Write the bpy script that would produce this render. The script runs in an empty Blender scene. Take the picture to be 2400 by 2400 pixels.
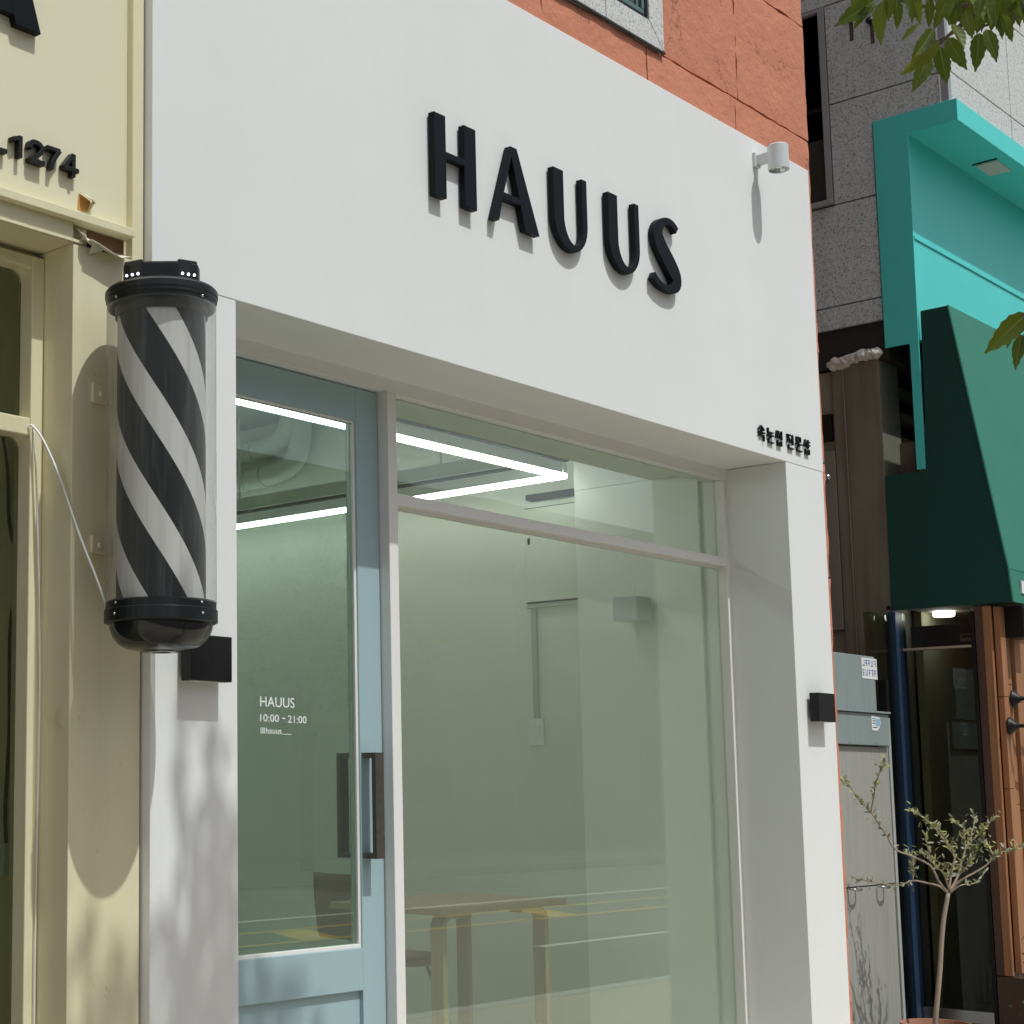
import bpy, bmesh, math, random
from mathutils import Vector, Matrix
random.seed(7)
S = bpy.context.scene
COL = S.collection

# ------------------------------------------------------------ camera, world, sun, exposure
cam_d = bpy.data.cameras.new('camera'); cam = bpy.data.objects.new('camera', cam_d); COL.objects.link(cam)
yaw, pitch = .772564902, .129654943
cam.location = (0, -3, 1.35)
fwd = Vector((math.sin(yaw)*math.cos(pitch), math.cos(yaw)*math.cos(pitch), math.sin(pitch)))
cam.rotation_euler = fwd.to_track_quat('-Z', 'Y').to_euler()
cam_d.sensor_width = 36; cam_d.lens = 3878.02/2400*36
cam_d.shift_x = (1200-437.58)/2400; cam_d.shift_y = (1340.31-1200)/2400
cam_d.clip_start = .05; cam_d.clip_end = 400
S.camera = cam
TAN = 2.05
SUN_AZ, SUN_EL = .05, math.atan(TAN)          # nearly square on to the shop front, a little from the right
w = bpy.data.worlds.new('World'); S.world = w; w.use_nodes = True
nt = w.node_tree; bg = nt.nodes['Background']
sky = nt.nodes.new('ShaderNodeTexSky'); sky.sky_type = 'NISHITA'; sky.sun_disc = False
sky.sun_elevation = SUN_EL; sky.sun_rotation = math.pi - SUN_AZ
sky.air_density = 1.0; sky.dust_density = 3.0; sky.ozone_density = 0.6
hs = nt.nodes.new('ShaderNodeHueSaturation'); hs.inputs['Saturation'].default_value = .5
nt.links.new(sky.outputs[0], hs.inputs['Color']); nt.links.new(hs.outputs[0], bg.inputs[0])
bg.inputs[1].default_value = .092
sd = bpy.data.lights.new('sun', 'SUN'); sun = bpy.data.objects.new('sun', sd); COL.objects.link(sun)
sd.energy = 2.65; sd.angle = math.radians(.55); sd.color = (.968, 1, .972)
tosun = Vector((math.sin(SUN_AZ)*math.cos(SUN_EL), -math.cos(SUN_AZ)*math.cos(SUN_EL), math.sin(SUN_EL)))
sun.rotation_euler = (-tosun).to_track_quat('-Z', 'Y').to_euler(); sun.location = (0, -10, 30)
S.view_settings.view_transform = 'Standard'; S.view_settings.look = 'None'
S.view_settings.gamma = 1; S.view_settings.use_curve_mapping = False
S.view_settings.exposure = 0.25
S.render.engine = 'CYCLES'
S.cycles.max_bounces = 10; S.cycles.transparent_max_bounces = 16; S.cycles.caustics_reflective = False

# ------------------------------------------------------------ materials
MATS = {}
def mat(name, col, rough=.6, metal=0, spec=.5, bump=None, var=None, stain=None, speck=None, streak=None, emit=None, crack=None):
    """bump=(scale,strength,dist) var=(scale,amount) stain=(scale,lo,hi,colour) speck=(scale,dark,amount) streak=(scale,amount)"""
    if name in MATS: return MATS[name]
    m = bpy.data.materials.new(name); m.use_nodes = True; MATS[name] = m
    n = m.node_tree; N = n.nodes; L = n.links; b = N['Principled BSDF']
    b.inputs['Roughness'].default_value = rough; b.inputs['Metallic'].default_value = metal
    b.inputs['Specular IOR Level'].default_value = spec
    rgb = N.new('ShaderNodeRGB'); rgb.outputs[0].default_value = (*col, 1); out = rgb.outputs[0]
    geo = N.new('ShaderNodeNewGeometry'); pos = geo.outputs['Position']
    def noise(scale, detail=4, vec=None, rg=.55):
        t = N.new('ShaderNodeTexNoise'); t.inputs['Scale'].default_value = scale; t.inputs['Detail'].default_value = detail
        t.inputs['Roughness'].default_value = rg
        L.new(vec or pos, t.inputs['Vector']); return t.outputs[0]
    def ramp(v, a, b_):
        r = N.new('ShaderNodeMapRange'); r.inputs[1].default_value = a; r.inputs[2].default_value = b_; L.new(v, r.inputs[0]); return r.outputs[0]
    def mixc(f, a, bcol, typ='MIX'):
        x = N.new('ShaderNodeMix'); x.data_type = 'RGBA'; x.blend_type = typ
        if isinstance(f, float): x.inputs[0].default_value = f
        else: L.new(f, x.inputs[0])
        L.new(a, x.inputs[6])
        if isinstance(bcol, tuple): x.inputs[7].default_value = (*bcol, 1)
        else: L.new(bcol, x.inputs[7])
        return x.outputs[2]
    def scaled(sx, sy, sz):
        v = N.new('ShaderNodeVectorMath'); v.operation = 'MULTIPLY'; L.new(pos, v.inputs[0]); v.inputs[1].default_value = (sx, sy, sz); return v.outputs[0]
    if var:
        f = ramp(noise(var[0], 5), .35, .7)
        mul = N.new('ShaderNodeMath'); mul.operation = 'MULTIPLY'; mul.inputs[1].default_value = var[1]; L.new(f, mul.inputs[0])
        out = mixc(mul.outputs[0], out, tuple(c*.55 for c in col))
    if streak:
        f = ramp(noise(streak[0], 4, scaled(6, 6, .35)), .45, .75)
        mul = N.new('ShaderNodeMath'); mul.operation = 'MULTIPLY'; mul.inputs[1].default_value = streak[1]; L.new(f, mul.inputs[0])
        out = mixc(mul.outputs[0], out, streak[2] if len(streak) > 2 else tuple(c*.5 for c in col))
    if speck:
        v = N.new('ShaderNodeTexVoronoi'); v.inputs['Scale'].default_value = speck[0]; L.new(pos, v.inputs['Vector'])
        sp = N.new('ShaderNodeSeparateColor'); L.new(v.outputs['Color'], sp.inputs[0])
        f = ramp(sp.outputs[0], .25, .95)
        f2 = ramp(noise(speck[0]*.45, 3), .42, .6)
        mx = N.new('ShaderNodeMath'); mx.operation = 'MULTIPLY'; L.new(f, mx.inputs[0]); L.new(f2, mx.inputs[1])
        mul = N.new('ShaderNodeMath'); mul.operation = 'MULTIPLY'; mul.inputs[1].default_value = speck[2]; L.new(mx.outputs[0], mul.inputs[0])
        out = mixc(mul.outputs[0], out, speck[1])
    if stain:
        for (sc, lo, hi, c, am) in stain:
            f = ramp(noise(sc, 6, None, .65), lo, hi)
            mul = N.new('ShaderNodeMath'); mul.operation = 'MULTIPLY'; mul.inputs[1].default_value = am; L.new(f, mul.inputs[0])
            out = mixc(mul.outputs[0], out, c)
    if crack:      # thin wandering fissures, only in patches: (scale, width, colour, patch threshold)
        nz = noise(crack[0], 7, None, .62)
        sb = N.new('ShaderNodeMath'); sb.operation = 'SUBTRACT'; sb.inputs[1].default_value = .5; L.new(nz, sb.inputs[0])
        ab = N.new('ShaderNodeMath'); ab.operation = 'ABSOLUTE'; L.new(sb.outputs[0], ab.inputs[0])
        ln = ramp(ab.outputs[0], crack[1], crack[1]*.25)
        pm = ramp(noise(crack[0]*.9+1.7, 2), crack[3], crack[3]+.05)
        mul = N.new('ShaderNodeMath'); mul.operation = 'MULTIPLY'; L.new(ln, mul.inputs[0]); L.new(pm, mul.inputs[1])
        out = mixc(mul.outputs[0], out, crack[2])
    L.new(out, b.inputs['Base Color'])
    if bump:
        bs = bump if isinstance(bump, list) else [bump]
        prev = None
        for (sc, st, di) in bs:
            bp = N.new('ShaderNodeBump'); bp.inputs['Strength'].default_value = st; bp.inputs['Distance'].default_value = di
            L.new(noise(sc, 5, None, .6), bp.inputs['Height'])
            if prev: L.new(prev, bp.inputs['Normal'])
            prev = bp.outputs[0]
        L.new(prev, b.inputs['Normal'])
    if emit:
        b.inputs['Emission Color'].default_value = (*emit[:3], 1); b.inputs['Emission Strength'].default_value = emit[3]
    return m

def glass_mat(name, tint, f0=.05, dust=.0):
    if name in MATS: return MATS[name]
    m = bpy.data.materials.new(name); m.use_nodes = True; MATS[name] = m
    n = m.node_tree; N = n.nodes; L = n.links
    for x in list(N):
        if x.type != 'OUTPUT_MATERIAL': N.remove(x)
    o = [x for x in N if x.type == 'OUTPUT_MATERIAL'][0]
    tr = N.new('ShaderNodeBsdfTransparent'); tr.inputs[0].default_value = (*tint, 1)
    gl = N.new('ShaderNodeBsdfGlossy'); gl.inputs['Roughness'].default_value = .004; gl.inputs[0].default_value = (.95, 1, .97, 1)
    lw = N.new('ShaderNodeLayerWeight'); lw.inputs[0].default_value = .5      # Schlick: the same from both faces of the pane
    pw = N.new('ShaderNodeMath'); pw.operation = 'POWER'; pw.inputs[1].default_value = 5; L.new(lw.outputs['Facing'], pw.inputs[0])
    ad = N.new('ShaderNodeMath'); ad.operation = 'MULTIPLY_ADD'; ad.inputs[1].default_value = 1-f0; ad.inputs[2].default_value = f0; L.new(pw.outputs[0], ad.inputs[0])
    mx = N.new('ShaderNodeMixShader'); L.new(ad.outputs[0], mx.inputs[0]); L.new(tr.outputs[0], mx.inputs[1]); L.new(gl.outputs[0], mx.inputs[2])
    if dust:       # diffuse film of street dust, mixed in to give the pane milky haze
        di = N.new('ShaderNodeBsdfDiffuse'); di.inputs[0].default_value = (.70, .74, .66, 1)
        m2 = N.new('ShaderNodeMixShader'); m2.inputs[0].default_value = dust
        L.new(mx.outputs[0], m2.inputs[1]); L.new(di.outputs[0], m2.inputs[2]); mx = m2
    L.new(mx.outputs[0], o.inputs[0]); return m

WHITE = mat('white_render', (.79, .80, .79), .75, bump=[(2.2, .16, .02), (14, .05, .006), (160, .12, .002)], var=(.9, .09), streak=(1.6, .025))
WFRAME = mat('white_frame_paint', (.80, .79, .77), .4)
CREAM = mat('cream_paint', (.76, .705, .48), .42, bump=(40, .08, .004), var=(2.2, .10),
            stain=[(4.5, .62, .80, (.42, .25, .08), .5), (28, .68, .78, (.25, .16, .07), .7)], streak=(3, .10), crack=(5.0, .0035, (.36, .31, .19), .66))
CREAMP = mat('cream_sign_sheet', (.75, .71, .51), .38, bump=(6, .06, .01), var=(1.5, .06), stain=[(26, .74, .82, (.30, .25, .15), .5)])
RUST = mat('rusty_steel', (.20, .10, .05), .8, var=(25, .7), bump=(60, .4, .004))
RUSTO = mat('orange_rust', (.62, .30, .08), .8, var=(40, .5))
PEEL = mat('loose_vinyl', (.76, .73, .58), .5, var=(30, .3))
BLACK = mat('black_acrylic', (.005, .007, .010), .5, spec=.15)
BLACKM = mat('black_powder_coat', (.009, .009, .010), .5, spec=.3, bump=(400, .06, .001))
BLACKG = mat('black_gloss_plastic', (.010, .011, .013), .12, bump=(14, .05, .004), var=(30, .2))
DUSTY = mat('dusty_black_plastic', (.010, .012, .014), .42, spec=.35, streak=(5, .35, (.06, .07, .07)))
STRIPE_B = mat('black_stripe_film', (.010, .012, .015), .45, spec=.3, streak=(9, .85, (.075, .085, .09)))
STRIPE_W = mat('grey_white_stripe_film', (.72, .72, .71), .45, streak=(9, .35, (.30, .30, .29)))
STEEL = mat('stainless_steel', (.55, .55, .54), .3, metal=1)
CORAL = mat('coral_stone', (.60, .225, .132), .8, bump=[(7, .35, .03), (34, .35, .012)], var=(2.2, .22),
            stain=[(3.2, .60, .78, (.50, .24, .16), .55), (15, .68, .76, (.22, .07, .05), .7)], crack=(3.0, .006, (.24, .075, .055), .55))
CORALJ = mat('coral_joint_filler', (.40, .22, .15), .9, bump=(60, .5, .01))
GRANF = mat('pale_granite', (.66, .66, .64), .75, speck=(170, (.26, .26, .26), .9), bump=(120, .25, .004), var=(1.3, .12))
GRANS = mat('grey_granite', (.66, .75, .75), .8, speck=(190, (.15, .155, .16), .9), bump=(120, .25, .004), var=(1.4, .35), streak=(2, .25))
JOINT = mat('dark_joint', (.03, .03, .03), .9)
TEAL = mat('teal_sign_paint', (.085, .70, .655), .4, var=(2.5, .10), bump=(3, .05, .01))
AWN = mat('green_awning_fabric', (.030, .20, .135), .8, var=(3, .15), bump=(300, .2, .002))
AWN_SHADED = mat('shaded_green_awning_fabric', (.004, .060, .046), .85, bump=(300, .2, .002))  # same fabric as the sheet, with the cheek's shade put into its colour
BROWN = mat('brown_panel', (.205, .20, .155), .6, var=(2.5, .5), streak=(2.5, .6, (.10, .075, .055)), bump=(20, .1, .005))
BROWN2 = mat('grey_brown_render', (.28, .27, .23), .8, var=(3, .4))
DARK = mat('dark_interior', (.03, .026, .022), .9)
FOAM = mat('builders_foam', (.72, .70, .66), .9, bump=[(30, .8, .03), (90, .6, .01)])
NAVY = mat('navy_frame_paint', (.024, .052, .105), .35, var=(4, .15))
CABINET = mat('grey_green_steel', (.27, .325, .32), .45, var=(5, .12), streak=(5, .22))
PANEL = mat('grey_steel_panel', (.36, .36, .335), .5, streak=(6, .30), var=(3, .1))
PAPER = mat('white_paper', (.75, .76, .77), .7)
INKB = mat('blue_ink', (.10, .16, .42), .7)
SKYB = mat('pale_blue_print', (.30, .45, .62), .6)
WOOD = mat('orange_brown_wood', (.40, .185, .085), .55, streak=(7, .6, (.20, .085, .04)), bump=(50, .15, .004), var=(3, .3))
WOODD = mat('dark_wood', (.09, .045, .03), .6, streak=(6, .5))
BLUE = mat('pale_blue_door_paint', (.355, .49, .525), .42, var=(2, .05))
BRONZE = mat('dark_bronze_handle', (.15, .135, .12), .38, metal=.6, var=(60, .5))
COLW = mat('interior_column_lit', (.88, .89, .84), .8)  # lighter than the walls, so the column's lit contrast sits in the colour
INWALL = mat('interior_wall_paint', (.72, .75, .65), .85, bump=(25, .25, .006), var=(3, .12))
INCEIL = mat('interior_concrete_paint', (.52, .55, .49), .9, bump=(8, .3, .02), var=(4, .35))
PIPE = mat('painted_pipe', (.66, .69, .62), .6)
SWHITE = mat('white_plastic', (.75, .76, .74), .4)
INFLOOR = mat('interior_floor', (.62, .61, .57), .4, var=(3, .2))
BIRCH = mat('birch_plywood', (.46, .34, .18), .45, streak=(8, .3))
LEATHER = mat('brown_upholstery', (.26, .165, .11), .6, bump=(90, .2, .003))
TUBE = mat('led_diffuser', (.8, .8, .8), .5, emit=(1.0, 1.0, 1.06, 10.0))
LEDW = mat('led_dot', (.8, .8, .8), .3, emit=(.85, .85, 1.0, 2.2))
LAMPW = mat('lit_ceiling_lamp', (.8, .8, .8), .5, emit=(1, 1, .95, 8.0))
DIFF = mat('warm_white_diffuser', (.62, .58, .53), .5)
ALUM = mat('silver_paint', (.62, .65, .66), .35, metal=.0)
REFLECTOR = mat('lamp_reflector', (.7, .72, .7), .15, metal=1)
BARK = mat('grey_bark', (.16, .13, .10), .9, bump=(40, .6, .01), var=(20, .5))
OLIVEB = mat('olive_bark', (.36, .29, .22), .8, bump=(60, .3, .004), var=(30, .3))
TERRA = mat('terracotta', (.42, .19, .12), .8, var=(20, .3), bump=(60, .3, .003))
SOIL = mat('potting_soil', (.05, .035, .025), 1, bump=(60, .9, .02))
PAVE = mat('concrete_paving', (.50, .45, .37), .85, var=(6, .2), bump=(60, .3, .004))
KERB = mat('granite_kerb', (.48, .47, .45), .8, speck=(80, (.2, .2, .2), .6))
ASPHALT = mat('asphalt', (.10, .10, .098), .85, var=(2, .3), bump=(120, .5, .006))
YELLOW = mat('yellow_road_paint', (.66, .44, .07), .7, var=(12, .3))
ROADW = mat('white_road_paint', (.75, .75, .73), .7, var=(12, .3))
OPPW = mat('tan_brick_render', (.30, .26, .21), .9, var=(2, .3))
GLASS_WIN = glass_mat('shop_window_glass', (.90, .95, .88), .105, .06)
GLASS_DOOR = glass_mat('door_glass', (.75, .86, .79), .105, .03)
GLASS_OLD = glass_mat('old_shop_glass', (.70, .74, .66), .04)
GLASS_DARK = glass_mat('side_door_glass', (.75, .76, .70), .03)

def tube_plastic():
    m = bpy.data.materials.new('clear_acrylic'); m.use_nodes = True
    N = m.node_tree.nodes; L = m.node_tree.links
    for x in list(N):
        if x.type != 'OUTPUT_MATERIAL': N.remove(x)
    o = N[0]
    tr = N.new('ShaderNodeBsdfTransparent'); tr.inputs[0].default_value = (.95, .95, .94, 1)
    gl = N.new('ShaderNodeBsdfGlossy'); gl.inputs['Roughness'].default_value = .12
    df = N.new('ShaderNodeBsdfDiffuse'); df.inputs[0].default_value = (.60, .60, .57, 1)
    lw = N.new('ShaderNodeLayerWeight'); lw.inputs[0].default_value = .35
    m1 = N.new('ShaderNodeMixShader'); m1.inputs[0].default_value = .75
    L.new(gl.outputs[0], m1.inputs[1]); L.new(df.outputs[0], m1.inputs[2])
    mr = N.new('ShaderNodeMapRange'); mr.inputs[1].default_value = 0; mr.inputs[2].default_value = 1; mr.inputs[3].default_value = .02; mr.inputs[4].default_value = .60
    L.new(lw.outputs['Facing'], mr.inputs[0])
    mx = N.new('ShaderNodeMixShader'); L.new(mr.outputs[0], mx.inputs[0]); L.new(tr.outputs[0], mx.inputs[1]); L.new(m1.outputs[0], mx.inputs[2])
    L.new(mx.outputs[0], o.inputs[0]); return m
ACRYL = tube_plastic()

def leaf_mat(name, col, col2):
    m = bpy.data.materials.new(name); m.use_nodes = True
    n = m.node_tree; N = n.nodes; L = n.links; b = N['Principled BSDF']; o = [x for x in N if x.type == 'OUTPUT_MATERIAL'][0]
    oi = N.new('ShaderNodeObjectInfo'); ge = N.new('ShaderNodeNewGeometry')
    ad = N.new('ShaderNodeMath'); ad.operation = 'ADD'; L.new(oi.outputs['Random'], ad.inputs[0]); L.new(ge.outputs['Random Per Island'], ad.inputs[1])
    fr = N.new('ShaderNodeMath'); fr.operation = 'FRACT'; L.new(ad.outputs[0], fr.inputs[0])
    mx = N.new('ShaderNodeMix'); mx.data_type = 'RGBA'; L.new(fr.outputs[0], mx.inputs[0])
    mx.inputs[6].default_value = (*col, 1); mx.inputs[7].default_value = (*col2, 1)
    L.new(mx.outputs[2], b.inputs['Base Color']); b.inputs['Roughness'].default_value = .45
    tl = N.new('ShaderNodeBsdfTranslucent'); 
    g = N.new('ShaderNodeMix'); g.data_type = 'RGBA'; g.blend_type = 'MULTIPLY'; g.inputs[0].default_value = 1
    L.new(mx.outputs[2], g.inputs[6]); g.inputs[7].default_value = (1.6, 1.5, .5, 1); L.new(g.outputs[2], tl.inputs[0])
    ms = N.new('ShaderNodeMixShader'); ms.inputs[0].default_value = .45
    L.new(b.outputs[0], ms.inputs[1]); L.new(tl.outputs[0], ms.inputs[2]); L.new(ms.outputs[0], o.inputs[0])
    return m
LEAF = leaf_mat('street_tree_leaf', (.075, .12, .018), (.15, .19, .03))
LEAFV = mat('leaf_vein', (.26, .30, .09), .6)
OLEAF = leaf_mat('olive_leaf', (.12, .15, .10), (.55, .58, .50))

# ------------------------------------------------------------ mesh helpers
def new_bm(): return bmesh.new()
def box(bm, x0, x1, y0, y1, z0, z1):
    x0, x1 = sorted((x0, x1)); y0, y1 = sorted((y0, y1)); z0, z1 = sorted((z0, z1))
    v = [bm.verts.new(p) for p in ((x0,y0,z0),(x1,y0,z0),(x1,y1,z0),(x0,y1,z0),(x0,y0,z1),(x1,y0,z1),(x1,y1,z1),(x0,y1,z1))]
    for f in ((0,3,2,1),(4,5,6,7),(0,1,5,4),(1,2,6,5),(2,3,7,6),(3,0,4,7)): bm.faces.new([v[i] for i in f])
    return bm
def prism_xz(bm, pts, y0, y1):
    a = [bm.verts.new((x, y0, z)) for x, z in pts]; b = [bm.verts.new((x, y1, z)) for x, z in pts]; n = len(pts)
    bm.faces.new(a); bm.faces.new(b[::-1])
    for i in range(n): bm.faces.new((a[i], b[i], b[(i+1) % n], a[(i+1) % n]))
    bmesh.ops.recalc_face_normals(bm, faces=bm.faces[:]); return bm
def prism_yz(bm, pts, x0, x1):
    a = [bm.verts.new((x0, y, z)) for y, z in pts]; b = [bm.verts.new((x1, y, z)) for y, z in pts]; n = len(pts)
    bm.faces.new(a); bm.faces.new(b[::-1])
    for i in range(n): bm.faces.new((a[i], b[i], b[(i+1) % n], a[(i+1) % n]))
    bmesh.ops.recalc_face_normals(bm, faces=bm.faces[:]); return bm
def prism_xy(bm, pts, z0, z1):
    a = [bm.verts.new((x, y, z0)) for x, y in pts]; b = [bm.verts.new((x, y, z1)) for x, y in pts]; n = len(pts)
    bm.faces.new(a); bm.faces.new(b[::-1])
    for i in range(n): bm.faces.new((a[i], b[i], b[(i+1) % n], a[(i+1) % n]))
    bmesh.ops.recalc_face_normals(bm, faces=bm.faces[:]); return bm
def lathe(bm, prof, cx, cy, seg=48, a0=0.0):
    rings = []
    for r, z in prof:
        if r < 1e-5: rings.append([bm.verts.new((cx, cy, z))])
        else: rings.append([bm.verts.new((cx+r*math.cos(a0+2*math.pi*i/seg), cy+r*math.sin(a0+2*math.pi*i/seg), z)) for i in range(seg)])
    for A, B in zip(rings, rings[1:]):
        for i in range(seg):
            j = (i+1) % seg
            if len(A) == 1 and len(B) == 1: continue
            if len(A) == 1: bm.faces.new((A[0], B[j], B[i]))
            elif len(B) == 1: bm.faces.new((A[i], A[j], B[0]))
            else: bm.faces.new((A[i], A[j], B[j], B[i]))
    bmesh.ops.recalc_face_normals(bm, faces=bm.faces[:]); return bm
def tube(bm, pts, r, seg=8, r_end=None):
    pts = [Vector(p) for p in pts]; n = len(pts); rings = []
    up = Vector((.13, .21, .97)).normalized()
    for i, p in enumerate(pts):
        t = (pts[min(i+1, n-1)] - pts[max(i-1, 0)]).normalized()
        s = t.cross(up); s = t.cross(Vector((1, 0, 0))) if s.length < .05 else s
        s.normalize(); u = s.cross(t).normalized()
        rr = r if r_end is None else r + (r_end-r)*i/(n-1)
        rings.append([bm.verts.new(p + (s*math.cos(2*math.pi*k/seg) + u*math.sin(2*math.pi*k/seg))*rr) for k in range(seg)])
    for A, B in zip(rings, rings[1:]):
        for k in range(seg): bm.faces.new((A[k], A[(k+1) % seg], B[(k+1) % seg], B[k]))
    bm.faces.new(rings[0][::-1]); bm.faces.new(rings[-1]); return bm
def catmull(pts, sub=6):
    pts = [Vector(p) for p in pts]; out = []
    P = [2*pts[0]-pts[1]] + pts + [2*pts[-1]-pts[-2]]
    for i in range(1, len(P)-2):
        for k in range(sub):
            t = k/sub; a, b, c, d = P[i-1], P[i], P[i+1], P[i+2]
            out.append(.5*((2*b)+(c-a)*t+(2*a-5*b+4*c-d)*t*t+(3*b-a-3*c+d)*t**3))
    out.append(pts[-1]); return out

def link(name, data): 
    o = bpy.data.objects.new(name, data); COL.objects.link(o); return o
def wloc(o):
    v = Vector((0, 0, 0))
    while o: v += o.location; o = o.parent
    return v
def part(name, bm, m, parent=None, bevel=0, smooth=False, label=None, kind=None, seg=2):
    me = bpy.data.meshes.new(name)
    if isinstance(bm, bmesh.types.BMesh): bm.to_mesh(me); bm.free()
    ms = m if isinstance(m, (list, tuple)) else [m]
    for x in ms: me.materials.append(x)
    if smooth: me.polygons.foreach_set('use_smooth', [True]*len(me.polygons))
    o = link(name, me)
    if parent: o.parent = parent; o.location = -wloc(parent)
    if bevel:
        b = o.modifiers.new('bevel', 'BEVEL'); b.width = bevel; b.segments = seg; b.limit_method = 'ANGLE'; b.angle_limit = math.radians(35)
    if smooth == 'auto':
        pass
    if label: o['label'] = label
    if kind: o['kind'] = kind
    return o
def thing(name, label, cat, loc=(0, 0, 0), group=None):
    o = link(name, None); o.location = loc; o.empty_display_size = .1
    o['label'] = label; o['category'] = cat
    if group: o['group'] = group
    return o
def tag(o, label, cat, group=None):
    o['label'] = label; o['category'] = cat
    if group: o['group'] = group
    return o
def B(*a): return box(new_bm(), *a)
def structure(name, bm, m, **k):
    return part(name, bm, m, kind='structure', **k)
_dg = None
def text_pts(s):
    """flat outline mesh of a text, normalised to 0..1 in both directions"""
    c = bpy.data.curves.new('text', 'FONT'); c.body = s; c.resolution_u = 4
    o = link('text', c); bpy.context.view_layer.update()
    me = bpy.data.meshes.new_from_object(o.evaluated_get(bpy.context.evaluated_depsgraph_get()))
    bpy.data.objects.remove(o); bpy.data.curves.remove(c)
    xs = [v.co.x for v in me.vertices]; ys = [v.co.y for v in me.vertices]
    return me, min(xs), max(xs), min(ys), max(ys)
def text_xz(s, x0, x1, z0, z1, y, depth=0):
    me, a, b, c, d = text_pts(s); bm = new_bm(); bm.from_mesh(me); bpy.data.meshes.remove(me)
    for v in bm.verts: v.co = Vector((x0+(v.co.x-a)/(b-a)*(x1-x0), y, z0+(v.co.y-c)/(d-c)*(z1-z0)))
    if depth:
        bmesh.ops.remove_doubles(bm, verts=bm.verts[:], dist=1e-6)
        r = bmesh.ops.extrude_face_region(bm, geom=bm.faces[:])
        for v in [g for g in r['geom'] if isinstance(g, bmesh.types.BMVert)]: v.co.y -= depth
        bmesh.ops.recalc_face_normals(bm, faces=bm.faces[:])
    return bm

# ------------------------------------------------------------ ground
structure('sidewalk', B(-30, 60, -2.6, 8, -.30, 0), PAVE)
k = structure('kerb', B(-30, 60, -2.75, -2.6, -.30, .004), KERB, bevel=.012)
structure('road', B(-60, 90, -13.5, -2.75, -.5, -.13), ASPHALT)
structure('far_sidewalk', B(-60, 90, -17, -13.65, -.4, 0), PAVE)
structure('far_kerb', B(-60, 90, -13.65, -13.5, -.4, .004), KERB, bevel=.012)
structure('ground', B(-150, 200, -150, 150, -.9, -.52), ASPHALT)
bm = new_bm()
for y in (-7.32, -8.28): box(bm, -30, 60, y-.05, y+.05, -.13, -.126)
for x in (3.5, 7.9, 12.3, 16.6, 20.9, 25.2):
    a = [(x, -7.40), (x+.55, -7.40), (x+1.0, -8.20), (x+.45, -8.20)]
    prism_xy(bm, a, -.130, -.1265)
structure('yellow_road_marking', bm, YELLOW)
bm = new_bm(); box(bm, -30, 60, -9.38, -9.26, -.13, -.126); box(bm, 13.4, 16.2, -5.47, -5.37, -.13, -.126); box(bm, 3.4, 6.2, -5.47, -5.37, -.13, -.126)
structure('white_road_marking', bm, ROADW)

# ------------------------------------------------------------ the white shop
shop = thing('shop_building', 'white rendered shop front with deep recessed glass entrance and black lettering', 'shop', (4.7, 0, 0))
X0, X1, OL, OR, ZS, ZT = 2.80, 6.622, 3.11, 6.287, 2.65, 3.957
YF = .26                                  # front of the window frame
part('fascia', B(X0, X1, 0, .06, ZS, ZT), WHITE, shop, bevel=.002)
part('pier', B(X0, OL, .0012, .60, 0, ZS-.0002), WHITE, shop, bevel=.002)
part('pier', B(OR, X1-.003, .0012, .38, 0, ZS-.0002), WHITE, shop, bevel=.002)
part('lintel', B(X0+.01, X1-.01, .06, .60, ZS+.002, 3.28), WHITE, shop)
part('coping', B(X0, X1, .06, .10, 3.28, ZT-.001), WHITE, shop)
part('threshold', B(OL, OR, .12, .60, 0, .16), KERB, shop)
part('interior_wall', B(6.4, 6.46, .60, 4.6, .16, 3.28), INWALL, shop)
part('interior_wall', B(2.9, 2.96, .60, 4.6, .16, 3.28), INWALL, shop)
part('interior_wall', B(2.96, 6.4, 4.5, 4.6, .16, 3.28), INWALL, shop)
part('interior_column', B(6.266, 6.4, .381, .97, .16, 2.651), COLW, shop)
part('interior_column', B(6.266, 6.4, .601, .97, 2.653, 3.28), COLW, shop)
part('pier_core', B(6.401, X1-.13, .381, .60, 0, 2.651), WHITE, shop)
part('interior_ceiling', B(2.9, 6.46, .60, 4.6, 3.28, 3.36), INCEIL, shop)
part('interior_floor', B(2.9, 6.46, .60, 4.6, .05, .16), INFLOOR, shop)
# window
win = part('window_frame', B(4.076, OR, YF, YF+.08, 2.607, ZS+.0018), WFRAME, shop)
part('mullion', B(4.075, 4.120, YF+.001, YF+.09, .16, 2.607), WFRAME, win, bevel=.002)
part('transom', B(4.120, 6.262, YF+.002, YF+.075, 2.247, 2.283), WFRAME, win, bevel=.002)
part('glazing_bead', B(4.120, 6.262, YF+.028, YF+.05, 2.238, 2.247), WFRAME, win, bevel=.001)
part('jamb', B(6.262, OR, YF+.001, YF+.09, .16, 2.607), WFRAME, win, bevel=.002)
part('sill', B(4.120, 6.262, YF+.001, YF+.09, .16, .34), WFRAME, win, bevel=.002)
part('glass_pane', B(4.120, 6.262, YF+.040, YF+.046, .34, 2.238), GLASS_WIN, win)
part('glass_pane', B(4.120, 6.262, YF+.040, YF+.046, 2.283, 2.607), GLASS_WIN, win)
part('door_head', B(OL, 4.0755, YF, YF+.08, 2.612, ZS+.0018), WFRAME, shop)
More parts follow.
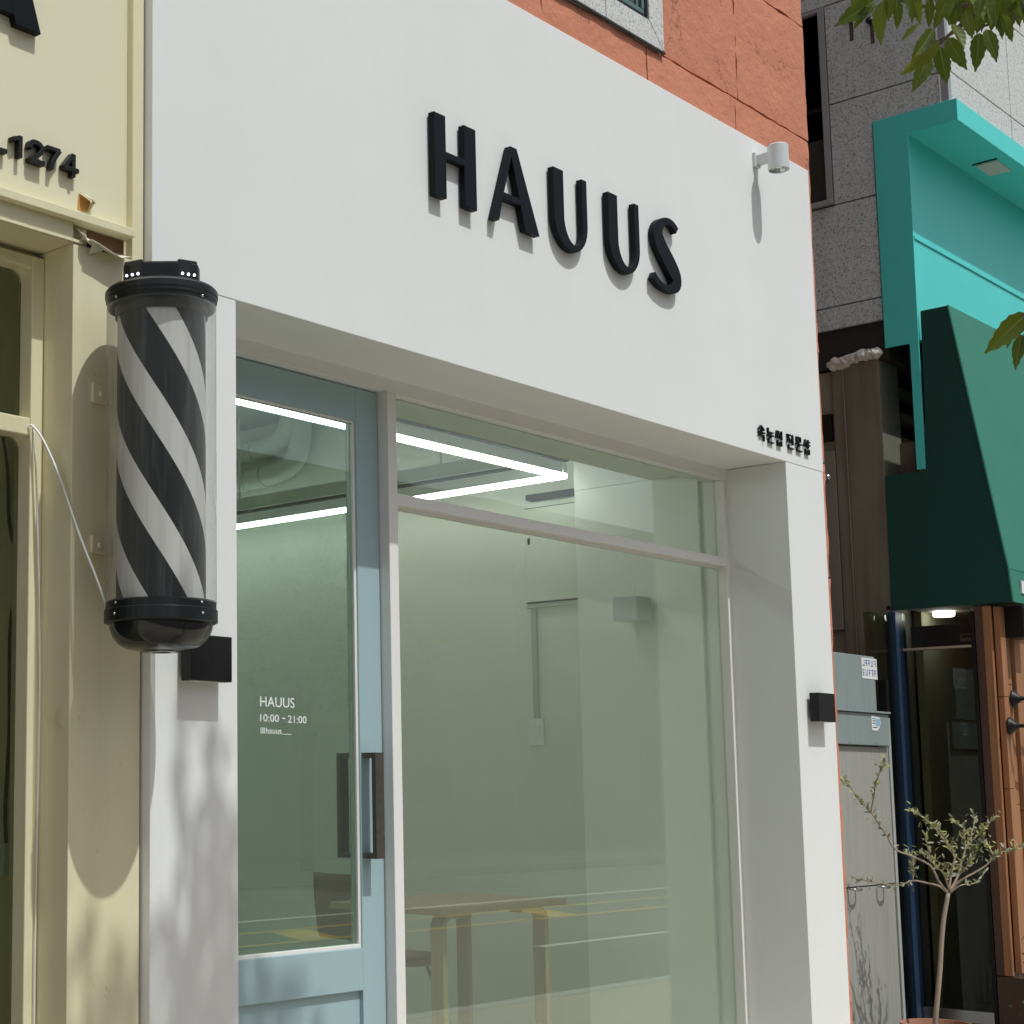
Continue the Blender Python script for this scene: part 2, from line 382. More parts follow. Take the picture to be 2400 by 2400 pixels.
# door
YD = .30; DL, DR, DB, DT = 3.14, 4.070, .17, 2.607; GL, GR, GB, GT = 3.25, 3.963, .868, 2.500
bm = new_bm()
box(bm, DL, GL, YD, YD+.045, DB, DT); box(bm, GR, DR, YD, YD+.045, DB, DT)
box(bm, GL, GR, YD, YD+.045, GT, DT); box(bm, GL, GR, YD, YD+.045, .742, GB); box(bm, GL, GR, YD, YD+.045, DB, .29)
box(bm, GL, GR, YD+.014, YD+.040, .29, .742)
door = part('door', bm, BLUE, shop, bevel=.0015, label='pale blue glazed entrance door with recessed lower panel')
bm = new_bm()
for a in ((GL, GR, GT-.007, GT), (GL, GR, GB, GB+.011), (GL, GL+.011, GB+.011, GT-.007), (GR-.011, GR, GB+.011, GT-.007)): box(bm, a[0], a[1], YD+.006, YD+.03, a[2], a[3])
part('glazing_bead', bm, WFRAME, door, bevel=.001)
part('glass_pane', B(GL+.011, GR-.011, YD+.014, YD+.020, GB+.011, GT-.007), GLASS_DOOR, door)
bm = text_xz('HAUUS', 3.5280, 3.6770, 1.585, 1.6145, YD+.0125)
me2 = text_xz('10:00', 3.5280, 3.6080, 1.5415, 1.563, YD+.0125)
for src in (me2, text_xz('-', 3.6220, 3.6360, 1.5515, 1.5545, YD+.0125), text_xz('21:00', 3.6480, 3.7300, 1.5405, 1.562, YD+.0125), text_xz('hauus', 3.5520, 3.6190, 1.5065, 1.5245, YD+.0125)):
    t = bpy.data.meshes.new('t'); src.to_mesh(t); src.free(); bm.from_mesh(t); bpy.data.meshes.remove(t)
def quad(bm, x0, x1, z0, z1, y): bm.faces.new([bm.verts.new(p) for p in ((x0,y,z0),(x1,y,z0),(x1,y,z1),(x0,y,z1))])
y = YD+.0125
quad(bm, 3.6220, 3.6630, 1.5055, 1.5072, y)
for a in ((3.5290, 3.5312, 1.507, 1.523), (3.5448, 3.5470, 1.507, 1.523), (3.5312, 3.5448, 1.507, 1.5092), (3.5312, 3.5448, 1.5208, 1.523), (3.5345, 3.5415, 1.5118, 1.5138), (3.5345, 3.5415, 1.5162, 1.5182), (3.5345, 3.5362, 1.5138, 1.5162), (3.5398, 3.5415, 1.5138, 1.5162)): quad(bm, *a, y)
part('door_lettering', bm, mat('white_vinyl_film', (.85, .87, .88), .6), door, kind='stuff')
# handle: flat bar standing on two arms
hx0, hx1, hy0, hy1, hz0, hz1 = 3.968, 4.008, YD-.056, YD-.040, 1.135, 1.457
bm = new_bm(); box(bm, hx0, hx1, hy0, hy1, hz0, hz1); box(bm, hx0, hx1, hy1, YD, hz1-.017, hz1); box(bm, hx0, hx1, hy1, YD, hz0, hz0+.017)
part('handle', bm, BRONZE, door, bevel=.0008)
bm = new_bm(); box(bm, hx0, hx1, YD+.085, YD+.101, hz0, hz1); box(bm, hx0, hx1, YD+.045, YD+.085, hz1-.017, hz1); box(bm, hx0, hx1, YD+.045, YD+.085, hz0, hz0+.017)
part('handle', bm, BRONZE, door, bevel=.0008)

# ------------------------------------------------------------ big letters
sign = thing('shop_sign', 'large raised black HAUUS letters spread across the white fascia', 'sign', (4.7, 0, 3.29))
LY0, LY1, LT, LB = -.027, -.004, 3.429, 3.160
def letter(bm): part('letter', bm, BLACK, sign, bevel=.0022)
bm = new_bm()
prism_xz(bm, [(3.966, LB), (4.026, LB), (4.026, 3.291), (4.121, 3.291), (4.121, LB), (4.184, LB), (4.184, LT), (4.121, LT), (4.121, 3.314), (4.026, 3.314), (4.026, LT), (3.966, LT)], LY0, LY1); letter(bm)
def poly_with_hole(bm, outer, inner, y0, y1):
    """ring between two outlines with the same number of points"""
    n = len(outer)
    V = [[bm.verts.new((x, y, z)) for x, z in P] for P in (outer, inner) for y in (y0, y1)]
    o0, o1, i0, i1 = V
    for k in range(n):
        j = (k+1) % n
        bm.faces.new((o0[k], o0[j], i0[j], i0[k])); bm.faces.new((o1[j], o1[k], i1[k], i1[j]))
        bm.faces.new((o0[j], o0[k], o1[k], o1[j])); bm.faces.new((i0[k], i0[j], i1[j], i1[k]))
    bmesh.ops.recalc_face_normals(bm, faces=bm.faces[:]); return bm
# A: thin left leg, heavy right leg, cross bar (three prisms butted together)
bm = new_bm()
prism_xz(bm, [(4.272, LB), (4.302, LB), (4.3245, 3.240), (4.3325, 3.262), (4.380, 3.395), (4.374, LT)], LY0, LY1)
prism_xz(bm, [(4.374, LT), (4.380, 3.395), (4.4195, 3.262), (4.426, 3.240), (4.450, LB), (4.530, LB), (4.410, LT)], LY0, LY1)
prism_xz(bm, [(4.3245, 3.240), (4.426, 3.240), (4.4195, 3.262), (4.3325, 3.262)], LY0, LY1)
bmesh.ops.remove_doubles(bm, verts=bm.verts[:], dist=1e-5)
fs = {}
for f in bm.faces[:]: fs.setdefault(tuple(sorted(v.index for v in f.verts)), []).append(f)
bm.verts.index_update(); fs = {}
for f in bm.faces[:]: fs.setdefault(tuple(sorted(v.index for v in f.verts)), []).append(f)
bmesh.ops.delete(bm, geom=[f for L_ in fs.values() if len(L_) > 1 for f in L_], context='FACES')
bmesh.ops.recalc_face_normals(bm, faces=bm.faces[:]); letter(bm)
def u_letter(x0):
    xa, xb, xc, xd = x0, x0+.062, x0+.174, x0+.206
    n = 18; pts = [(xa, LT)]
    ob, ib = LB-.007, LB+.020; zc = 3.262
    for i in range(n+1):
        a = math.pi + math.pi*i/n
        pts.append(((xa+xd)/2 + (xd-xa)/2*math.cos(a), zc + (zc-ob)*math.sin(a)))
    pts += [(xd, LT), (xc, LT)]
    for i in range(n+1):
        a = 2*math.pi - math.pi*i/n
        pts.append(((xb+xc)/2 + .006*(math.sin(a)*-1) + (xc-xb)/2*math.cos(a), zc + (zc-ib)*math.sin(a)))
    pts.append((xb, LT))
    letter(prism_xz(new_bm(), pts, LY0, LY1))
u_letter(4.622); u_letter(4.964)
cl = [(5.440, 3.398), (5.418, 3.414), (5.385, 3.422), (5.345, 3.412), (5.312, 3.383), (5.304, 3.352), (5.318, 3.322), (5.352, 3.288), (5.392, 3.252), (5.420, 3.222), (5.424, 3.198), (5.408, 3.176), (5.375, 3.163), (5.335, 3.162), (5.295, 3.172), (5.262, 3.192)]
wd = [.030, .026, .023, .028, .050, .066, .072, .074, .074, .069, .062, .046, .029, .023, .025, .030]
C3 = catmull([(x, w_, z) for (x, z), w_ in zip(cl, wd)], 5)
Lp, Rp = [], []
for i, p in enumerate(C3):
    a = C3[max(i-1, 0)]; b = C3[min(i+1, len(C3)-1)]
    t = Vector((b.x-a.x, b.z-a.z)).normalized(); nrm = Vector((-t.y, t.x))
    hw = p.y/2
    Lp.append((p.x+nrm.x*hw, p.z+nrm.y*hw)); Rp.append((p.x-nrm.x*hw, p.z-nrm.y*hw))
bm = new_bm()
A0 = [bm.verts.new((x, LY0, z)) for x, z in Lp]; A1 = [bm.verts.new((x, LY1, z)) for x, z in Lp]
B0 = [bm.verts.new((x, LY0, z)) for x, z in Rp]; B1 = [bm.verts.new((x, LY1, z)) for x, z in Rp]
for i in range(len(Lp)-1):
    bm.faces.new((A0[i], A0[i+1], B0[i+1], B0[i])); bm.faces.new((A1[i+1], A1[i], B1[i], B1[i+1]))
    bm.faces.new((A0[i+1], A0[i], A1[i], A1[i+1])); bm.faces.new((B0[i], B0[i+1], B1[i+1], B1[i]))
bm.faces.new((A0[0], B0[0], B1[0], A1[0])); bm.faces.new((B0[-1], A0[-1], A1[-1], B1[-1]))
bmesh.ops.recalc_face_normals(bm, faces=bm.faces[:]); letter(bm)

# ------------------------------------------------------------ small Korean sign, built stroke by stroke
def stroke(bm, x0, z0, x1, z1, th, y0, y1):
    d = Vector((x1-x0, z1-z0)); L_ = d.length; d /= L_; nrm = Vector((-d.y, d.x))*th/2
    P = [(x0+nrm.x, z0+nrm.y), (x0-nrm.x, z0-nrm.y), (x1-nrm.x, z1-nrm.y), (x1+nrm.x, z1+nrm.y)]
    prism_xz(bm, P, y0, y1)
BIEUP = [(.22,.36,.22,0),(.82,.36,.82,0),(.22,.20,.82,.20),(.18,.03,.86,.03)]
NIEUNB = [(.2,.30,.2,.04),(.14,.05,.95,.05)]
HANGUL = [
 [(.5,1,.08,.72),(.5,.97,.92,.72),(.5,.74,.5,.56),(.02,.53,.98,.53),(.14,.35,.88,.35),(.82,.35,.82,-.02)],
 [(.18,1,.18,.70),(.12,.71,.92,.71),(.02,.52,.98,.52),(.5,.52,.5,.34)] + NIEUNB,
 [(.2,1,.02,.5),(.2,.85,.34,.5),(.48,1,.30,.5),(.48,.85,.64,.5),(.90,1.02,.90,.42),(.66,.74,.9,.74)] + BIEUP,
 [(.02,.95,.62,.95),(.34,.94,.02,.46),(.30,.74,.62,.46),(.90,1.02,.90,.32),(.66,.68,.9,.68)] + NIEUNB,
 [(.18,.98,.82,.98),(.18,.70,.82,.70),(.2,.98,.2,.70),(.8,.98,.8,.70),(.02,.52,.98,.52),(.5,.52,.5,.34)] + NIEUNB,
 [(.30,1,.02,.5),(.28,.84,.58,.5),(.72,1.02,.72,.42),(.72,.86,.98,.86),(.72,.64,.98,.64)] + BIEUP]
ks = thing('small_shop_sign', 'row of six tiny black Korean characters low on the fascia at its corner', 'sign', (6.27, 0, 2.73))
for x, g in zip((6.050, 6.124, 6.198, 6.294, 6.368, 6.441), HANGUL):
    bm = new_bm(); lay = 0
    for (a, b_, c, d) in g:
        stroke(bm, x+a*.055, 2.704+b_*.060, x+c*.055, 2.704+d*.060, .0056, -.0085-lay*.0001, -.001-lay*.0001); lay += 1
    part('letter', bm, BLACK, ks)

# ------------------------------------------------------------ wall lamps on the white shop
def square_lamp(label, xl, xr, zb, zt, y0=-.048):
    t = thing('wall_lamp', label, 'wall lamp', ((xl+xr)/2, 0, zb), 'square black wall lamps on the piers')
    part('back_plate', B(xl+.03, xr-.03, -.010, .003, zb+.02, zt-.02), BLACKM, t)
    part('lamp_body', B(xl, xr, y0, -.010, zb, zt), BLACKM, t, bevel=.002)
    part('lens', B(xl+.02, xr-.02, y0+.008, -.016, zb-.001, zb+.002), DIFF, t)
square_lamp('black square wall lamp half hidden behind the barber pole', 2.894, 3.040, 1.617, 1.733)
square_lamp('black square wall lamp at the right edge of the white pier', 6.370, 6.516, 1.610, 1.724)
sp = thing('spot_lamp', 'white cylindrical downlight on a short arm at the upper corner of the fascia', 'wall lamp', (6.14, 0, 3.85))
part('back_plate', B(6.118, 6.162, -.014, 0, 3.838, 3.898), ALUM, sp, bevel=.003)
part('arm', B(6.126, 6.160, -.062, -.014, 3.848, 3.886), ALUM, sp, bevel=.002)
bm = lathe(new_bm(), [(0, 3.906), (.037, 3.906), (.0405, 3.902), (.0405, 3.804), (.037, 3.802), (.0355, 3.806)], 6.140, -.098, 40)
part('lamp_body', bm, ALUM, sp, smooth=False, bevel=0)
bm = lathe(new_bm(), [(.0355, 3.806), (.030, 3.822), (.016, 3.838), (0, 3.840)], 6.140, -.098, 24)
part('reflector', bm, REFLECTOR, sp)

# ------------------------------------------------------------ barber pole
PX, PY = 2.690, -.152
pole = thing('barber_pole', 'wall mounted barber pole with black and white spiral stripes under clear tube', 'barber pole', (PX, PY, 1.66))
R = .1335; RI = .1075; KR = 1.09; ZB, ZTT = 1.772, 2.496
bm = new_bm(); seg = 64
for i in range(seg):
    a, b_ = 2*math.pi*i/seg, 2*math.pi*(i+1)/seg
    v = [bm.verts.new((PX+R*math.cos(t), PY+R*math.sin(t), z)) for t, z in ((a, ZB), (b_, ZB), (b_, ZTT), (a, ZTT))]
    bm.faces.new(v)
bmesh.ops.remove_doubles(bm, verts=bm.verts[:], dist=1e-5)
part('clear_tube', bm, ACRYL, pole, smooth=True)
# spiral drum: four black and four white bands
phi0 = math.atan2(-3-PY, 0-PX); period = .264; ap = 4*period/(2*math.pi); zc0 = 2.260
bm = new_bm(); NA = 96
for s_ in range(-6, 12):
    for (lo, hi, mi) in ((0, .150, 0), (.150, period, 1)):
        for j in range(NA):
            th = [2*math.pi*j/NA - math.pi, 2*math.pi*(j+1)/NA - math.pi]
            zz = [[min(max(zc0 + s_*period + off - ap*t, ZB-.005), ZTT-.004) for off in (lo, hi)] for t in th]
            if zz[0][1]-zz[0][0] < 1e-4 and zz[1][1]-zz[1][0] < 1e-4: continue
            vs = [bm.verts.new((PX+RI*math.cos(phi0+t), PY+RI*math.sin(phi0+t), z)) for t, z in ((th[0], zz[0][0]), (th[1], zz[1][0]), (th[1], zz[1][1]), (th[0], zz[0][1]))]
            f = bm.faces.new(vs); f.material_index = mi; f.smooth = True
part('striped_drum', bm, [STRIPE_B, STRIPE_W], pole)
part('collar', lathe(new_bm(), [(.113, 2.495), (.113, 2.470), (.109, 2.470)], PX, PY, 64), DUSTY, pole, smooth=True)
def ringed(name, prof, m, smooth=True, bev=0):
    o = part(name, lathe(new_bm(), [(r*KR, z) for r, z in prof], PX, PY, 64), m, pole, smooth=smooth, bevel=bev); return o
def hard(prof):   # duplicate profile corners so flats keep crisp edges when smooth shaded
    return prof
cap = ringed('top_cap', [(.117, 2.494), (.1215, 2.494), (.1225, 2.506), (.1245, 2.508), (.1245, 2.516), (.1265, 2.518), (.1265, 2.531), (.121, 2.538), (.088, 2.542), (0, 2.542)], DUSTY, smooth=False)
ringb = ringed('bottom_ring', [(.117, 1.776), (.1215, 1.776), (.1215, 1.757), (.1245, 1.755), (.1245, 1.727), (.119, 1.724), (.110, 1.722)], DUSTY, smooth=False)
ringed('dome', [(.114, 1.7225), (.113, 1.712), (.106, 1.693), (.094, 1.676), (.078, 1.666), (.055, 1.661), (.040, 1.660), (.038, 1.657), (.022, 1.657), (.020, 1.660), (0, 1.660)], BLACKG)
for zs in (1.767, 1.741, 2.501):
    for da in (-.92, .80):
        a = phi0+da; rr = KR*(.1215 if zs > 1.75 and zs < 2 else .1245)
        bm = new_bm(); c = Vector((PX+rr*math.cos(a), PY+rr*math.sin(a), zs))
        bmesh.ops.create_uvsphere(bm, u_segments=8, v_segments=6, radius=.0035); bmesh.ops.translate(bm, vec=c, verts=bm.verts)
        part('screw', bm, STEEL, pole, smooth=True)
# light unit on top
def pt(a, r, z): return (PX+r*math.cos(phi0+a), PY+r*math.sin(phi0+a), z)
bm = new_bm()
plan = [(a, r*1.12) for a, r in [(-1.30, .086), (-1.02, .096), (-.50, .082), (.42, .082), (.94, .096), (1.30, .086), (2.2, .08), (-2.2, .08)]]
pl = [(PX+r*math.cos(phi0+a), PY+r*math.sin(phi0+a)) for a, r in plan]
prism_xy(bm, pl, 2.541, 2.592)
unit = part('light_unit', bm, BLACKM, pole, bevel=.006, seg=3)
for (a0, r0, a1, r1) in ((-1.06, .0955, -.50, .0825), (.42, .0825, .98, .0955)):
    p0, p1 = Vector(pt(a0, r0*1.12, 0)), Vector(pt(a1, r1*1.12, 0)); d = (p1-p0); nrm = Vector((d.y, -d.x, 0)).normalized()
    if nrm.dot(Vector((math.cos(phi0), math.sin(phi0), 0))) < 0: nrm = -nrm
    bm = new_bm()
    q = [p0+d*.04+nrm*.0015, p1-d*.04+nrm*.0015]; q2 = [p0+d*.04-nrm*.008, p1-d*.04-nrm*.008]
    vs = []
    for z in (2.546, 2.597): vs += [bm.verts.new((*v.xy, z)) for v in (q[0], q[1], q2[1], q2[0])]
    for f in ((0,1,2,3),(7,6,5,4),(0,4,5,1),(1,5,6,2),(2,6,7,3),(3,7,4,0)): bm.faces.new([vs[i] for i in f])
    bmesh.ops.recalc_face_normals(bm, faces=bm.faces[:])
    lens = part('led_window', bm, BLACKG, pole, bevel=.005, seg=3)
    for kx in (.22, .5, .78):
        c = p0+d*kx+nrm*.003; c.z = 2.560
        bm = new_bm(); bmesh.ops.create_uvsphere(bm, u_segments=10, v_segments=6, radius=.0035); bmesh.ops.translate(bm, vec=c, verts=bm.verts)
        part('led', bm, LEDW, lens, smooth=True)
for z0, z1 in ((2.283, 2.332), (1.908, 1.950)):
    bm = new_bm(); box(bm, 2.622, 2.690, .020, .030, z0, z1)
    br = part('bracket', bm, CREAM, pole, bevel=.002)
    bm = new_bm(); bmesh.ops.create_cone(bm, cap_ends=True, segments=6, radius1=.007, radius2=.006, depth=.008)
    bmesh.ops.rotate(bm, verts=bm.verts, matrix=Matrix.Rotation(math.pi/2, 3, 'X')); bmesh.ops.translate(bm, vec=(2.645, .016, (z0+z1)/2-.002), verts=bm.verts)
    part('bolt', bm, CREAM, br)
part('back_plate', B(2.690, 2.704, -.05, .03, 1.80, 2.42), CREAM, pole)

for c in pole.children: c.location.z += .011

# ------------------------------------------------------------ cream shop at the left
cr = thing('cream_shop', 'cream painted old shop front with peeling sheet under its sign panel', 'shop', (1.2, .03, 0))
XR = 2.795; XO = 2.562
part('sign_panel', B(-2.5, 2.757, .05, .08, 2.763, 4.6), CREAMP, cr)
part('border_post', B(2.757, XR, .028, .08, 2.66, 4.6), CREAM, cr, bevel=.002)
part('ledge', B(-2.5, 2.750, .010, .05, 2.741, 2.764), CREAM, cr, bevel=.002)
part('ledge_web', B(-2.5, 2.757, .052, .08, 2.69, 2.741), CREAM, cr)
part('lower_lip', B(-2.5, 2.59, .027, .08, 2.690, 2.698), CREAM, cr, bevel=.001)
part('pilaster', B(XO, XR-.004, .030, .60, 0, 2.688), CREAM, cr, bevel=.002)
part('soffit', B(-2.5, XO, .032, .60, 2.688, 2.74), CREAM, cr)
part('wall_above', B(-2.5, XR, .08, .6, 2.74, 4.6), CREAM, cr)
part('rust_patch', B(2.624, 2.745, .049, .053, 2.694, 2.738), RUST, cr)
YP = .14
fr = part('window_frame', B(2.522, XO-.001, YP, .205, .12, 2.672), CREAM, cr, bevel=.003, label='cream painted metal window frame with rounded inner corners')
part('rail', B(-2.5, 2.522, YP+.002, .205, 2.212, 2.257), CREAM, fr, bevel=.003)
part('rail', B(-2.5, XO-.001, YP+.002, .205, 2.640, 2.672), CREAM, fr, bevel=.003)
part('rail', B(-2.5, 2.522, YP+.002, .205, .12, .5), CREAM, fr, bevel=.003)
part('rail', B(-2.5, XO-.001, .17, .25, 2.672, 2.688), CREAM, fr)
for zc, sg in ((2.640, -1), (2.212, -1)):
    pts = [(2.522, zc)] + [(2.522-.028+.028*math.sin(t), zc+sg*(.028-.028*math.cos(t))) for t in [math.pi/2*i/6 for i in range(7)]][::-1]
    part('corner_fillet', prism_xz(new_bm(), pts, YP+.02, .204), CREAM, fr)
part('glass_pane', B(-2.5, 2.522, .186, .192, .5, 2.212), GLASS_OLD, cr)
part('glass_pane', B(-2.5, 2.522, .186, .192, 2.257, 2.640), GLASS_OLD, cr)
part('room_wall', B(2.53, 2.60, .6, 3.0, 0, 2.74), INCEIL, cr)
part('room_wall', B(-2.5, 2.6, 3.0, 3.1, 0, 2.74), INCEIL, cr)
part('room_ceiling', B(-2.5, 2.6, .6, 3.1, 2.70, 2.76), INCEIL, cr)
part('room_wall', B(-2.6, -2.5, .03, 3.1, 0, 4.6), CREAM, cr)
# peeled vinyl sheet: curled strip hanging below the ledge
def sheet(rows, m, name, parent, thick=.0018):
    bm = new_bm(); V = [[bm.verts.new(p) for p in r] for r in rows]
    for A, Bq in zip(V, V[1:]):
        for i in range(len(A)-1): bm.faces.new((A[i], A[i+1], Bq[i+1], Bq[i]))
    o = part(name, bm, m, parent, smooth=True)
    s_ = o.modifiers.new('thickness', 'SOLIDIFY'); s_.thickness = thick; s_.offset = 0
    return o
def curl(up, lo, n=5, y0=.046, y1=-.006, bow=.012):
    R_ = []
    for k_ in range(n+1):
        t = k_/n; R_.append([(a[0]+(b_[0]-a[0])*t, y0+(y1-y0)*t-bow*math.sin(math.pi*t), a[1]+(b_[1]-a[1])*t) for a, b_ in zip(up, lo)])
    return R_
sheet(curl([(2.580, 2.742), (2.594, 2.740), (2.606, 2.736), (2.612, 2.728)], [(2.578, 2.706), (2.586, 2.690), (2.596, 2.684), (2.604, 2.694)], y0=.050, y1=.004, bow=-.004), PEEL, 'peeled_sheet', cr)
sheet(curl([(2.606, 2.710), (2.628, 2.706), (2.656, 2.703), (2.686, 2.701), (2.716, 2.701), (2.742, 2.703)], [(2.590, 2.694), (2.612, 2.690), (2.636, 2.684), (2.662, 2.676), (2.690, 2.670), (2.722, 2.680)], y0=.049, y1=-.006, bow=-.006), PEEL, 'peeled_sheet', cr)
sheet(curl([(2.606, 2.696), (2.622, 2.692), (2.644, 2.690)], [(2.608, 2.668), (2.626, 2.676), (2.646, 2.682)], n=3, y0=.010, y1=.024, bow=.002), PEEL, 'peeled_sheet', cr)
# torn flap above the ledge showing rust
part('rust_patch', prism_xz(new_bm(), [(2.590, 2.787), (2.594, 2.828), (2.604, 2.826), (2.632, 2.817), (2.622, 2.786)], .0485, .051), RUSTO, cr)
sheet([[(2.595, .047, 2.832), (2.615, .046, 2.827), (2.638, .047, 2.820)], [(2.599, .034, 2.822), (2.616, .028, 2.816), (2.634, .036, 2.813)], [(2.606, .030, 2.814), (2.618, .020, 2.808), (2.632, .028, 2.806)]], PEEL, 'peeled_sheet', cr)
sheet([[(2.638, .047, 2.820), (2.632, .030, 2.808)], [(2.631, .047, 2.804), (2.624, .030, 2.800)], [(2.623, .047, 2.786), (2.620, .038, 2.784)]], PEEL, 'peeled_sheet', cr)
# letters and digits on the cream panel
ab = thing('letter_sign', 'big black letter A cut by the photo corner on the cream panel', 'sign', (2.3, .05, 3.2))
bm = new_bm()
prism_xz(bm, [(2.371, 3.193), (2.449, 3.193), (2.330, 3.555), (2.255, 3.555), (2.136, 3.193), (2.205, 3.193), (2.226, 3.256), (2.350, 3.256), (2.346, 3.270), (2.336, 3.297), (2.292, 3.46), (2.284, 3.46), (2.2395, 3.297), (2.336, 3.297), (2.346, 3.270), (2.350, 3.256)], .027, .049) if False else None
prism_xz(bm, [(2.371, 3.193), (2.449, 3.193), (2.330, 3.555), (2.292, 3.555), (2.292, 3.455), (2.343, 3.277), (2.364, 3.215)], .027, .049)
prism_xz(bm, [(2.213, 3.193), (2.135, 3.193), (2.254, 3.555), (2.292, 3.555), (2.292, 3.455), (2.241, 3.277), (2.220, 3.215)], .027, .049)
prism_xz(bm, [(2.220, 3.2151), (2.364, 3.2151), (2.343, 3.277), (2.241, 3.277)], .0272, .0488)
part('letter', bm, BLACK, ab, bevel=.0015)
dg_ = thing('number_sign', 'black raised numerals 1274 after a dot on the cream panel', 'sign', (2.45, .05, 2.86))
def thicken(bm, d):
    return bm
def digit_bar(pts, r=.0062):
    bm = new_bm(); P = catmull([(x, 0, z) for x, z in pts], 4) if len(pts) > 2 else [Vector((x, 0, z)) for x, z in pts]
    return P
def digit(strokes, smooth_first=False):
    bm = new_bm(); lay = 0
    for s_ in strokes:
        P = [Vector((x, 0, z)) for x, z in s_]
        if len(P) > 3: P = catmull(P, 4)
        hw = .0058
        n_ = len(P); Lp = []; Rp = []
        for i, p in enumerate(P):
            t = (P[min(i+1, n_-1)]-P[max(i-1, 0)]).normalized(); nr = Vector((-t.z, 0, t.x))
            e = Vector((0, 0, 0))
            if i == 0: e = -t*.004
            if i == n_-1: e = t*.004
            Lp.append(p+nr*hw+e); Rp.append(p-nr*hw+e)
        prism_xz(bm, [(v.x, v.z) for v in Lp] + [(v.x, v.z) for v in Rp[::-1]], .030-.0004*lay, .049-.0002*lay); lay += 1
    part('numeral', bm, BLACKM, dg_, bevel=.0012)
digit([[(2.393, 2.913), (2.393, 2.866)], [(2.372, 2.904), (2.390, 2.911)]])
digit([[(2.424, 2.899), (2.428, 2.911), (2.442, 2.914), (2.456, 2.910), (2.460, 2.899), (2.452, 2.886), (2.436, 2.876), (2.426, 2.867)], [(2.427, 2.866), (2.464, 2.866)]])
digit([[(2.480, 2.912), (2.514, 2.912)], [(2.515, 2.910), (2.503, 2.893), (2.495, 2.878), (2.492, 2.864)]])
digit([[(2.562, 2.913), (2.562, 2.862)], [(2.558, 2.912), (2.534, 2.880)], [(2.534, 2.876), (2.574, 2.876)]])
part('dot', B(2.333, 2.354, .032, .049, 2.861, 2.872), BLACKM, dg_, bevel=.001)
# cables at the left
tag(part('white_cable', tube(new_bm(), catmull([(2.515, .139, 2.237), (2.520, .128, 2.232), (2.530, .10, 2.195), (2.545, .055, 2.10), (2.560, 0, 1.96), (2.572, -.05, 1.85), (2.586, -.08, 1.77), (2.590, -.105, 1.742)], 6), .0030, 8), SWHITE, smooth=True),
    'thin white cable sagging from the window rail to the barber pole base', 'cable')
tag(part('white_cable', tube(new_bm(), catmull([(2.528, .136, 2.24), (2.532, .128, 2.1), (2.538, .126, 1.95), (2.548, .128, 1.75), (2.552, .130, 1.5), (2.549, .132, 1.0), (2.549, .132, .4)], 6), .0022, 6), SWHITE, smooth=True),
    'thin white cable running straight down the lit window post', 'cable')
pc = thing('power_cord', 'black power cord with inline joint hanging inside the old shop window', 'cable', (2.50, .26, 1.6))
part('cord', tube(new_bm(), catmull([(2.52, .26, 2.27), (2.545, .26, 2.15), (2.552, .26, 2.02), (2.575, .26, 1.92), (2.571, .26, 1.84), (2.560, .26, 1.72), (2.562, .26, 1.5), (2.553, .26, 1.3), (2.558, .26, 1.2)], 6), .0045, 8), BLACKM, pc, smooth=True)
part('connector', B(2.564, 2.580, .250, .272, 1.900, 1.945), SWHITE, pc, bevel=.002)
part('plug', B(2.538, 2.566, .245, .275, 1.135, 1.215), ALUM, pc, bevel=.003)

# ------------------------------------------------------------ coral stone building above
cb = thing('coral_building', 'coral red split stone upper building with a granite framed window', 'building', (4.6, .02, 0))
part('wall_core', B(2.2, 6.67, .10, 7, 3.37, 8), CORALJ, cb)
part('wall_core', B(6.47, 6.67, .61, 7, 0, 3.37), CORALJ, cb)
part('wall_core', B(X1-.12, 6.67, .605, .61, 0, 3.36), CORALJ, cb)
part('joint_bed', B(2.9, 6.676, .034, .10, 3.3, 8), CORALJ, cb)
part('joint_bed', B(6.63, 6.676, .034, .60, 0, 3.3), CORALJ, cb)
ZR = [.2, .759, 1.251, 1.758, 2.215, 2.70, 3.176, 3.641, 4.110, 4.630, 5.15, 5.68]
def stone(x0, x1, z0, z1, m=CORAL, name='stone_panel', y0=.02, y1=.034, parent=None, j=.0025):
    """split-faced slab with a slightly uneven front and chipped edges"""
    bm = new_bm(); nx = max(2, int((x1-x0)/.05)); nz = max(2, int((z1-z0)/.05))
    x0 += j; x1 -= j; z0 += j; z1 -= j
    G = []
    for i in range(nz+1):
        row = []
        for k_ in range(nx+1):
            ex = k_ in (0, nx); ez = i in (0, nz)
            x = x0+(x1-x0)*k_/nx; z = z0+(z1-z0)*i/nz
            if ex: x += random.uniform(-.0018, .0018)
            if ez: z += random.uniform(-.0028, .0018) if i == 0 else random.uniform(-.0018, .0018)
            dy = random.uniform(-.0022, .0022) + (.0045*random.random() if (ex or ez) else 0)
            row.append(bm.verts.new((x, y0+dy, z)))
        G.append(row)
    for i in range(nz):
        for k_ in range(nx): bm.faces.new((G[i][k_], G[i][k_+1], G[i+1][k_+1], G[i+1][k_]))
    edge = [e for e in bm.edges if e.is_boundary]
    r = bmesh.ops.extrude_edge_only(bm, edges=edge)
    for v in [g for g in r['geom'] if isinstance(g, bmesh.types.BMVert)]: v.co.y = y1+.02
    bmesh.ops.recalc_face_normals(bm, faces=bm.faces[:])
    for e in edge: e.smooth = False
    return part(name, bm, m, parent or cb, smooth=True)
for z0, z1 in zip(ZR, ZR[1:]):
    if z1 <= 3.7: stone(6.60, 6.684, z0, z1)
for a, b_ in zip((3.95, 4.655, 5.352, 6.035, 6.684), (4.655, 5.352, 6.035, 6.684, 6.684)):
    if b_ > a: stone(a, b_, 3.641, 4.108)
